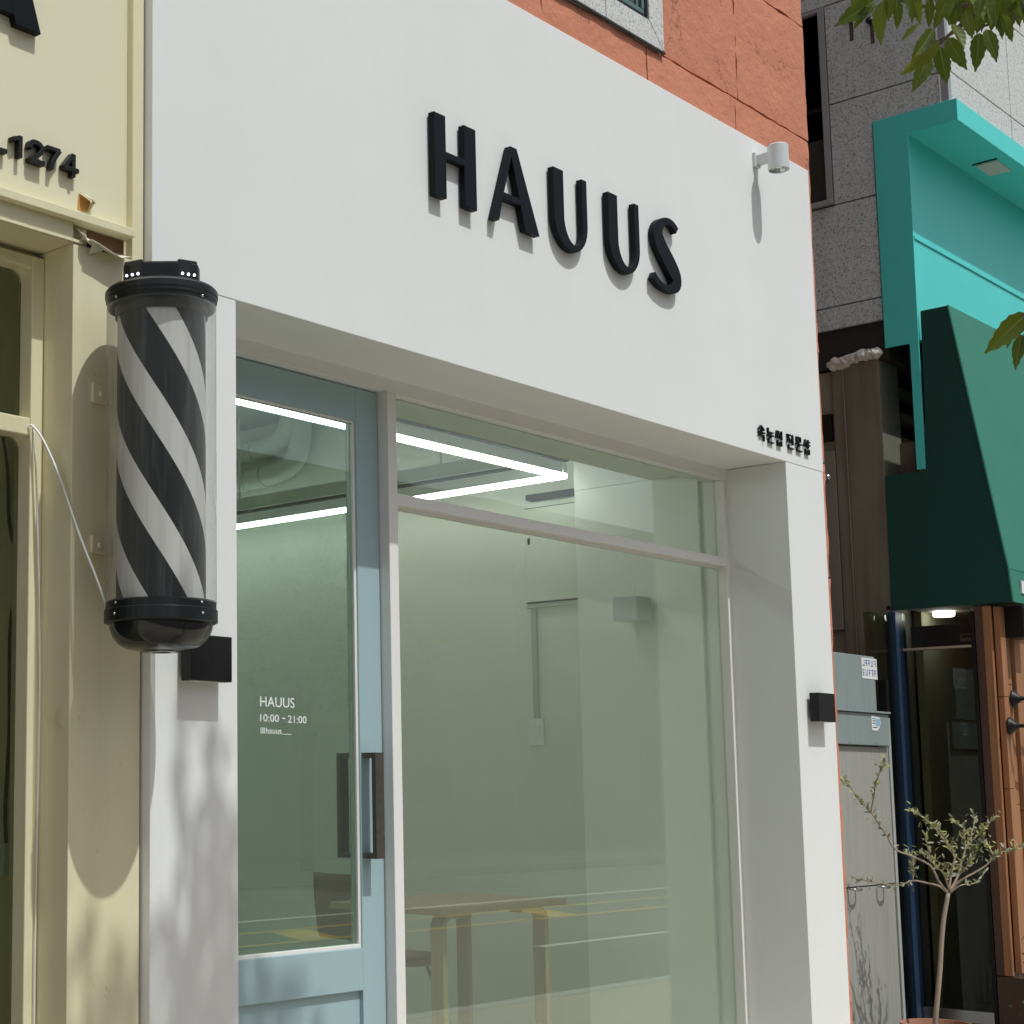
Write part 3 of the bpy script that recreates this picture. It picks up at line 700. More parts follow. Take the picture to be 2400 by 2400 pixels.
stone(5.474, 6.060, 4.112, 4.90); stone(6.060, 6.686, 4.112, 4.628); stone(6.060, 6.686, 4.632, 5.2); stone(5.474, 6.060, 4.90, 5.68); stone(6.06, 6.686, 5.2, 5.68)
for z0, z1 in ((3.641, 4.108), (4.112, 4.628), (4.632, 5.15), (5.154, 5.68)):
    stone(2.86, 3.40, z0, z1); stone(3.40, 3.95, z0, z1)
    if z0 > 4: stone(3.95, 4.52, z0, z1)
stone(4.63, 5.474, 5.30, 5.68)
# the coral return down the side
bm = new_bm(); box(bm, 6.676, 6.686, .06, 7, 0, 8); part('side_slab', bm, CORAL, cb)
# granite window surround
def gran(x0, x1, z0, z1, pts=None):
    part('stone_panel', prism_xz(new_bm(), pts or [(x0, z0), (x1, z0), (x1, z1), (x0, z1)], .012, .06), GRANF, cb, bevel=.0015)
gran(4.624, 5.058, 4.116, 4.212); gran(5.062, 5.366, 4.116, 4.212, [(5.062, 4.116), (5.466, 4.116), (5.362, 4.212), (5.062, 4.212)])
gran(5.366, 5.470, 4.12, 5.3, [(5.469, 4.118), (5.471, 5.3), (5.366, 5.3), (5.366, 4.213)])
gran(4.524, 4.62, 4.12, 5.3, [(4.524, 4.118), (4.62, 4.213), (4.62, 5.3), (4.524, 5.3)])
part('drip_gap', B(4.62, 5.466, .006, .014, 4.106, 4.114), JOINT, cb)
wf = part('window', B(4.624, 5.362, .020, .033, 4.214, 4.230), BLACKM, cb, label='dark green framed upper window with granite surround')
part('frame', B(5.350, 5.364, .018, .033, 4.230, 5.3), BLACKM, wf)
GREENF = mat('dark_green_window_paint', (.09, .16, .15), .4)
part('sash', B(4.624, 5.349, .022, .033, 4.231, 4.250), GREENF, wf, bevel=.002)
part('sash', B(5.330, 5.349, .021, .033, 4.251, 5.3), GREENF, wf, bevel=.002)
part('sash', B(5.296, 5.310, .024, .033, 4.251, 5.3), GREENF, wf, bevel=.002)
part('pane', B(4.624, 5.329, .030, .0335, 4.251, 5.3), mat('dark_window_glass', (.03, .045, .045), .08, spec=.6), wf)

# ------------------------------------------------------------ granite building at the right
XW = 8.8
gb = thing('granite_building', 'speckled grey granite building whose shaded flank faces the alley', 'building', (10.5, .2, 0))
part('wall_core', B(XW+.03, 14, .23, 8, 4.985, 10), JOINT, gb)
part('wall_core', B(XW+.034, 14, .47, 8, 3.90, 4.984), JOINT, gb)
part('wall_core', B(XW+.03, 14, 1.05, 8, 0, 3.9), BROWN2, gb)
def slab_side(y0, y1, z0, z1, j=.004, m=GRANS): part('stone_panel', B(XW, XW+.035, y0+j, y1-j, z0+j, z1-j), m, gb, bevel=.002)
def slab_front(x0, x1, z0, z1, j=.004): part('stone_panel', B(x0+j, x1-j, .198, .232, z0+j, z1-j), GRANF, gb, bevel=.002)
rows = [3.868, 3.997, 4.575, 5.160, 5.745, 6.33, 6.9]
WY0, WZ0, WZ1 = .850, 4.585, 5.745
for z0, z1 in zip(rows, rows[1:]):
    if z0 >= 4.57 and z1 <= 5.75:
        (slab_side(.240, WY0, z0, z1) if z0 > 5 else part('stone_panel', prism_yz(new_bm(), [(.244, 4.988), (.244, z1-.004), (WY0-.004, z1-.004), (WY0-.004, z0+.004), (.614, z0+.004), (.614, 4.988)], XW, XW+.035), GRANS, gb, bevel=.002))
    else: slab_side(.240 if z0 > 5 else .61, 1.0, z0, z1); slab_side(1.0, 2.2, z0, z1)
slab_side(1.8, 2.2, 4.575, 5.745)
for z0, z1 in ((4.984, 5.165), (5.165, 5.75), (5.75, 6.33)):
    for x0, x1 in ((XW+.004, 9.72), (9.72, 10.6), (10.6, 11.5), (11.5, 12.4), (12.4, 13.3)): slab_front(x0, x1, z0, z1)
part('corner_trim', B(XW-.006, XW+.036, .196, .236, 4.986, 6.9), mat('grey_metal_trim', (.30, .32, .34), .4), gb, bevel=.002)
part('lit_edge_strip', B(XW-.010, XW, .237, .243, 4.95, 6.9), SWHITE, gb)  # white strip coloured to stand in for the sunlit corner edge
gw = part('window', B(XW-.004, XW+.06, .852, .888, WZ0, WZ1), mat('pale_grey_aluminium', (.34, .36, .37), .5), gb, bevel=.002, label='narrow dark window with grey frame in the granite flank')
part('sill', B(XW-.02, XW+.06, .850, 1.8, WZ0-.004, WZ0+.026), MATS['pale_grey_aluminium'], gw, bevel=.002)
part('pane', B(XW+.03, XW+.04, .888, 1.8, WZ0+.026, WZ1), MATS['dark_window_glass'], gw)
part('bar', B(XW+.01, XW+.03, .888, 1.8, 5.145, 5.165), BLACKM, gw)
part('head', B(XW-.002, XW+.06, .888, 1.8, WZ1-.02, WZ1), MATS['pale_grey_aluminium'], gw)
for (yy, zz) in ((.70, 5.62), (.585, 5.565)):
    bm = new_bm(); bmesh.ops.create_cone(bm, cap_ends=True, segments=10, radius1=.022, radius2=.014, depth=.03)
    bmesh.ops.rotate(bm, verts=bm.verts, matrix=Matrix.Rotation(math.pi/2, 3, 'Y')); bmesh.ops.translate(bm, vec=(XW-.012, yy, zz), verts=bm.verts)
    a = part('anchor_stub', bm, BLACKM, gb, smooth=True)
    part('streak', B(XW-.0008, XW+.004, yy-.012, yy+.010, zz-.13, zz-.01), mat('rusty_streak', (.10, .085, .075), .9, var=(20, .6)), a)
# the brown column and what is beside it under the granite
part('brown_column', B(XW, XW+.25, .652, .846, 0, 3.660), BROWN, gb, bevel=.004)
part('trim_strip', B(XW-.003, XW+.2, .846, .852, 0, 3.64), BROWN2, gb)
part('grey_column', B(XW+.004, XW+.25, .852, .915, 0, 3.640), BROWN, gb, bevel=.004)
part('side_wall', B(XW+.03, XW+.3, .915, 2.2, 0, 3.640), BROWN2, gb)
part('meter_box', B(XW+.005, XW+.05, .93, 1.02, 3.25, 3.40), BLACKM, gb)
part('junction_box', B(XW-.002, XW+.05, .918, 1.02, 2.2, 3.19), mat('grey_conduit_cover', (.22, .21, .185), .7), gb, bevel=.004)
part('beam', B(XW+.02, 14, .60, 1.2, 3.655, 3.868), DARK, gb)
foam = new_bm()
for i in range(90):
    t = random.random(); rr = random.uniform(.010, .031)*(1-.3*abs(t-.5))
    b2 = bmesh.ops.create_icosphere(foam, subdivisions=2, radius=rr)
    for v in b2['verts']: v.co *= random.uniform(.82, 1.12)
    bmesh.ops.translate(foam, vec=(XW+random.uniform(-.012, .01), .638+.285*t, 3.694-.030*t*t+random.uniform(-.016, .014)), verts=b2['verts'])
part('foam_sealant', foam, FOAM, gb, smooth=True)
# dark opening between the column and the awning
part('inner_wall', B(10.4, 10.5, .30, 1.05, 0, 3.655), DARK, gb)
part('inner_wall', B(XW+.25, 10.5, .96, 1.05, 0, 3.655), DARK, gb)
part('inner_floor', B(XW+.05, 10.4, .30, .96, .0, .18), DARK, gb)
for zz in (3.50, 3.36, 3.22):
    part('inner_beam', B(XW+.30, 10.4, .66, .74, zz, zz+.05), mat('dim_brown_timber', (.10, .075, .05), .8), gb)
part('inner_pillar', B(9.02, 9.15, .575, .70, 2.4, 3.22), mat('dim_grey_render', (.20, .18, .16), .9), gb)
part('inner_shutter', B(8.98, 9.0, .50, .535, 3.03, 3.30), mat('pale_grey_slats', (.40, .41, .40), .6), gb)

# side entrance under the awning
sdoor = part('side_door', B(XW-.01, XW+.05, .644, .690, .0, 2.27), NAVY, gb, bevel=.002, label='navy framed glass door in the alley flank')
part('post', B(XW-.075, XW+.05, .606, .643, .0, 2.27), NAVY, sdoor, bevel=.002)
part('head_rail', B(XW-.004, XW+.04, .255, .605, 2.066, 2.078), mat('dull_brass_strip', (.42, .38, .30), .4), sdoor)
part('bottom_rail', B(XW-.004, XW+.04, .255, .605, .175, .235), STEEL, sdoor, bevel=.002)
part('kick_plate', B(XW, XW+.04, .255, .605, .02, .172), NAVY, sdoor)
part('post', B(XW-.006, XW+.05, .236, .254, .0, 2.25), BLACKM, sdoor, bevel=.001)
part('glass_pane', B(XW+.016, XW+.022, .255, .605, .235, 2.066), GLASS_DARK, sdoor)
part('glass_pane', B(XW+.016, XW+.022, .255, .605, 2.078, 2.27), GLASS_DARK, sdoor)
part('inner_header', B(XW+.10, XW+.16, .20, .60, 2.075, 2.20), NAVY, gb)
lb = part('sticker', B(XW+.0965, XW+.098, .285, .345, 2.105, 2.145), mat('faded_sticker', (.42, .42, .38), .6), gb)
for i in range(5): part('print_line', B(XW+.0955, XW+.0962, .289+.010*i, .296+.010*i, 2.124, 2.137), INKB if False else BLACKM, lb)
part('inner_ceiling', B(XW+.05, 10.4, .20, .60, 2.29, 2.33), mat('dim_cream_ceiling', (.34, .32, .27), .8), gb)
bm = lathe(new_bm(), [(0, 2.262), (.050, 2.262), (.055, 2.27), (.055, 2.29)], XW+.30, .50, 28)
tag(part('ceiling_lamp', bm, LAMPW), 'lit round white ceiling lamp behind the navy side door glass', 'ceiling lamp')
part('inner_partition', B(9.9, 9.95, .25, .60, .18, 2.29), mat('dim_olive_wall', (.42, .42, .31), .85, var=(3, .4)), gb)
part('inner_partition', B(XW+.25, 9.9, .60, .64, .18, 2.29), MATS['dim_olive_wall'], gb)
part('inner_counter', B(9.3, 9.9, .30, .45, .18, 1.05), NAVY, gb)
# wooden cladding at the corner
for (a, b_) in ((.195, .233), (.155, .194)):
    part('wood_board', B(XW, XW+.025, a, b_, .42, 2.27), WOODD if a > .18 else WOOD, gb, bevel=.002)
xb = XW+.028
widths = [.068, .066, .085, .085, .085, .085, .085]
for i, wv in enumerate(widths):
    j0 = .42 + random.uniform(0, .02)
    cuts = [j0, random.uniform(1.15, 1.4), random.uniform(1.6, 1.9), 2.27]
    yy = .120 + (0, .012, -.004, .008, 0, .01, 0)[i]
    for z0, z1 in zip(cuts, cuts[1:]): part('wood_board', B(xb, xb+wv, yy, yy+.03, z0, z1-.003), WOOD, gb, bevel=.002)
    xb += wv + .018
part('board_backing', B(XW+.025, 13.5, .156, .235, 0, 2.27), WOODD, gb)
part('wood_base', B(XW-.004, XW+.024, .10, .23, 0, .415), WOODD, gb)

# ------------------------------------------------------------ teal sign board and awning
ts = thing('teal_sign_board', 'teal boxed sign board with overhanging top above the green awning', 'sign', (10.8, .3, 3.7))
XT = XW-.014
part('side_panel', prism_yz(new_bm(), [(.605, 4.984), (.155, 4.984), (.155, 4.862), (.418, 4.862), (.430, 3.020), (.474, 3.020), (.474, 3.706), (.605, 3.706)], XT, XT+.010), TEAL, ts, bevel=.0015)
part('canopy', B(XT+.010, 13.6, .156, .60, 4.864, 4.983), TEAL, ts, bevel=.002)
part('sign_face', B(XT+.010, 13.6, .424, .45, 3.72, 4.862), TEAL, ts)
part('ledge', B(XT+.010, 13.6, .417, .424, 4.276, 4.296), TEAL, ts, bevel=.002)
part('strip_face', B(XT+.010, XT+.030, .434, .474, 3.022, 3.70), TEAL, ts)
lp = part('recessed_lamp', B(9.53, 9.75, .225, .342, 4.858, 4.865), DIFF, ts)
part('lamp_rim', B(9.50, 9.51, .215, .352, 4.858, 4.8635), BLACKM, ts)
aw = thing('green_awning', 'dark green fabric awning with a sloping front over the alley door', 'awning', (10.8, .2, 2.3))
part('side_cheek', prism_yz(new_bm(), [(.411, 3.874), (.269, 3.874), (.053, 2.452), (.041, 2.284), (.654, 2.284), (.644, 3.010), (.424, 3.010)], XW-.004, XW+.004), AWN_SHADED, aw)
part('sloping_sheet', prism_yz(new_bm(), [(.275, 3.876), (.266, 3.877), (.048, 2.453), (.057, 2.451)], XW-.006, 13.6), AWN, aw)
part('valance', prism_yz(new_bm(), [(.048, 2.450), (.057, 2.450), (.045, 2.283), (.036, 2.283)], XW-.006, 13.6), AWN, aw)
part('edge_piping', tube(new_bm(), [(XW-.006, .267, 3.872), (XW-.006, .049, 2.452), (XW-.006, .037, 2.284)], .006, 6), AWN, aw)
part('letter', B(8.915, 8.98, .0325, .0400, 2.335, 2.40), PAPER, aw)
part('frame_bar', B(XW-.002, 13.6, .66, .68, 2.29, 2.31), BLACKM, aw)
# black fittings on the cladding
sk = thing('speaker', 'small black box speaker fixed under the awning corner', 'speaker', (8.95, .05, 2.2))
part('cabinet', B(8.90, 9.08, .03, .13, 2.11, 2.27), BLACKM, sk, bevel=.004); part('grille', B(8.91, 9.07, .026, .03, 2.12, 2.26), DARK, sk)
def sconce(lab, z, x):
    t = thing('wall_sconce', lab, 'wall lamp', (x, .12, z), 'black iron sconces on the wood cladding')
    bm = new_bm(); lathe(bm, [(0, 0), (.045, 0), (.042, .008), (.018, .03), (.010, .05), (0, .05)], 0, 0, 20)
    bmesh.ops.rotate(bm, verts=bm.verts, matrix=Matrix.Rotation(math.pi/2, 3, 'X')); bmesh.ops.translate(bm, vec=(x, .115, z), verts=bm.verts)
    part('base', bm, BLACKM, t, smooth=True)
    part('arm', tube(new_bm(), catmull([(x, .09, z), (x+.02, .02, z), (x+.10, -.02, z+.01), (x+.2, -.03, z+.03)], 5), .010, 8), BLACKM, t, smooth=True)
    part('shade', lathe(new_bm(), [(.02, z+.05), (.05, z+.03), (.07, z-.04), (.066, z-.04), (.045, z+.02)], x+.2, -.03, 20), BLACKM, t, smooth=True)
sconce('black iron wall sconce lower on the orange wood cladding', 1.66, 8.86)
sconce('black iron wall sconce higher on the orange wood cladding', 1.80, 8.93)

# ------------------------------------------------------------ alley cabinets
YC = .55
uc = thing('meter_cabinet', 'upper grey green steel meter cabinet with a blue printed notice', 'cabinet', (7.6, YC, 1.73), 'steel cabinets in the alley')
part('body', B(6.75, 8.307, YC, YC+.22, 1.73, 2.004), CABINET, uc, bevel=.003)
st = part('notice', B(8.153, 8.330, YC-.0016, YC-.0006, 1.890, 1.994), PAPER, uc)
bm = new_bm()
for row in (1.950, 1.902):
    xx = 8.160
    for i in range(5):
        for s_ in range(4):
            if random.random() < .5: a = random.choice((.1, .5, .9)); quad(bm, xx+a*.022, xx+a*.022+.0045, row+.002, row+.036, YC-.0020)
            else: a = random.choice((.1, .45, .85)); quad(bm, xx, xx+.022, row+a*.034, row+a*.034+.0045, YC-.0020)
        xx += .033
part('print', bm, INKB, st)
lc = thing('meter_cabinet', 'lower grey green steel meter cabinet with a torn white and blue sticker', 'cabinet', (7.6, YC, 1.557), 'steel cabinets in the alley')
part('body', B(6.75, 8.412, YC-.012, YC+.22, 1.558, 1.716), CABINET, lc, bevel=.003)
part('lid', B(6.75, 8.420, YC-.022, YC+.22, 1.719, 1.729), CABINET, lc, bevel=.002)
s2 = part('sticker', prism_xz(new_bm(), [(8.205, 1.634), (8.207, 1.705), (8.305, 1.698), (8.312, 1.672), (8.300, 1.650), (8.265, 1.630)], YC-.0136, YC-.0126), PAPER, lc)
bm = new_bm(); quad(bm, 8.248, 8.306, 1.655, 1.692, YC-.0140); part('blue_print', bm, SKYB, s2)
bm = new_bm()
for i in range(3): quad(bm, 8.214, 8.245, 1.690-.012*i, 1.694-.012*i, YC-.0140)
quad(bm, 8.215, 8.27, 1.646, 1.650, YC-.0140); part('dark_print', bm, BLACKM, s2)
for xx in (7.95, 8.25): 
    bm = new_bm(); bmesh.ops.create_uvsphere(bm, u_segments=8, v_segments=6, radius=.004); bmesh.ops.translate(bm, vec=(xx, YC-.013, 1.572), verts=bm.verts); part('rivet', bm, STEEL, lc)
ap_ = thing('alley_gate', 'tall grey steel gate panel with two small pulls below the cabinets', 'gate', (7.6, YC, 0))
part('panel', B(6.75, 8.425, YC+.01, YC+.05, .05, .872), PANEL, ap_, bevel=.002)
part('panel', B(6.75, 8.425, YC+.006, YC+.05, .876, 1.552), PANEL, ap_, bevel=.002)
part('edge_frame', B(8.428, 8.455, YC, YC+.06, .0, 1.70), mat('pale_steel_edge', (.42, .44, .43), .4), ap_, bevel=.002)
part('side_frame', B(8.46, XW-.02, YC+.08, YC+.11, 0, 2.25), MATS['old_shop_glass'], ap_)
part('post', B(8.50, 8.53, YC+.03, YC+.07, 0, 1.9), BLACKM, ap_)
for xx in (7.935, 8.255):
    bm = tube(new_bm(), catmull([(xx-.038, YC+.004, .868), (xx-.036, YC-.022, .866), (xx, YC-.030, .862), (xx+.036, YC-.022, .866), (xx+.038, YC+.004, .868)], 5), .0055, 8)
    part('pull', bm, STEEL, ap_, smooth=True)
structure('alley_ground', B(6.7, 8.8, .0, 8, -.02, .015), mat('dark_concrete', (.15, .145, .14), .9))
tag(part('alley_end_wall', B(6.7, 8.9, 3.0, 3.1, 0, 6), BROWN2), 'dim rendered wall closing the alley between coral and granite buildings', 'wall')
vt = thing('gas_valve', 'small dark metal valve poking out at the edge of the coral strip', 'valve', (6.70, .05, 2.62))
part('pipe', tube(new_bm(), [(6.684, .10, 2.60), (6.70, .05, 2.60), (6.71, .03, 2.64)], .014, 8), BLACKM, vt, smooth=True)
bm = new_bm(); bmesh.ops.create_uvsphere(bm, u_segments=10, v_segments=8, radius=.012); bmesh.ops.translate(bm, vec=(6.725, .03, 2.648), verts=bm.verts); part('cap', bm, STEEL, vt, smooth=True)

# ------------------------------------------------------------ olive tree in its pot

OLIVE = {
 'trunk': [(7.994, 0.226, 0.221), (7.998, 0.222, 0.284), (8.020, 0.200, 0.494), (8.040, 0.181, 0.706), (8.064, 0.157, 0.859)],
 'b1': [(8.064, 0.157, 0.859), (8.024, 0.181, 0.914), (7.995, 0.194, 0.971), (7.964, 0.209, 1.000), (7.903, 0.254, 1.033), (7.839, 0.301, 1.065), (7.802, 0.322, 1.130), (7.767, 0.340, 1.180), (7.733, 0.359, 1.237), (7.693, 0.383, 1.280), (7.653, 0.406, 1.338), (7.616, 0.427, 1.388)],
 'b1b': [(7.720, 0.353, 1.238), (7.724, 0.336, 1.316), (7.721, 0.325, 1.366), (7.728, 0.303, 1.423), (7.736, 0.282, 1.466)],
 'b2': [(8.059, 0.162, 0.863), (8.055, 0.194, 0.890), (8.034, 0.243, 0.904), (8.008, 0.296, 0.913), (7.980, 0.351, 0.890), (7.937, 0.421, 0.900), (7.894, 0.491, 0.914), (7.888, 0.525, 0.923)],
 'b2b': [(8.028, 0.305, 0.912), (8.026, 0.297, 0.959), (8.018, 0.295, 1.010), (8.002, 0.301, 1.039)],
 'b3': [(8.067, 0.154, 0.870), (8.087, 0.147, 0.948), (8.110, 0.136, 1.034), (8.090, 0.167, 1.098), (8.059, 0.209, 1.171), (8.033, 0.246, 1.214), (8.001, 0.289, 1.243)],
 'b3b': [(8.124, 0.142, 1.033), (8.060, 0.143, 1.071), (7.997, 0.143, 1.137), (7.927, 0.152, 1.181)],
 'b3c': [(8.099, 0.151, 0.948), (8.104, 0.193, 0.989), (8.097, 0.246, 1.024), (8.100, 0.290, 1.044)],
 'b3d': [(8.068, 0.154, 0.877), (8.014, 0.154, 0.951), (7.942, 0.172, 1.002), (7.887, 0.173, 1.096), (7.846, 0.161, 1.139)],
 'b4': [(8.070, 0.152, 0.867), (8.113, 0.129, 0.934), (8.141, 0.122, 0.990), (8.175, 0.110, 1.062), (8.187, 0.118, 1.119), (8.208, 0.117, 1.148), (8.197, 0.147, 1.177), (8.198, 0.167, 1.206)],
 'b5': [(8.192, 0.116, 1.061), (8.205, 0.083, 1.105), (8.223, 0.045, 1.149), (8.229, 0.017, 1.178), (8.236, -0.010, 1.215)],
 'b5b': [(8.192, 0.116, 1.061), (8.237, 0.101, 1.133), (8.271, 0.096, 1.191), (8.288, 0.107, 1.234)],
 'b6': [(8.070, 0.152, 0.859), (8.094, 0.116, 0.913), (8.134, 0.066, 0.950), (8.168, 0.020, 0.986), (8.187, -0.010, 1.022), (8.205, -0.039, 1.051), (8.238, -0.083, 1.058), (8.261, -0.118, 1.080)],
 'b6b': [(8.192, -0.009, 1.036), (8.206, 0.015, 1.078), (8.219, 0.039, 1.106), (8.242, 0.054, 1.163)],
 'b7': [(8.070, 0.152, 0.859), (8.149, 0.131, 0.893), (8.237, 0.100, 0.901), (8.318, 0.078, 0.950)],
 'b8': [(8.130, 0.136, 0.933), (8.131, 0.083, 0.992), (8.105, 0.057, 1.022), (8.090, 0.021, 1.080)],
}
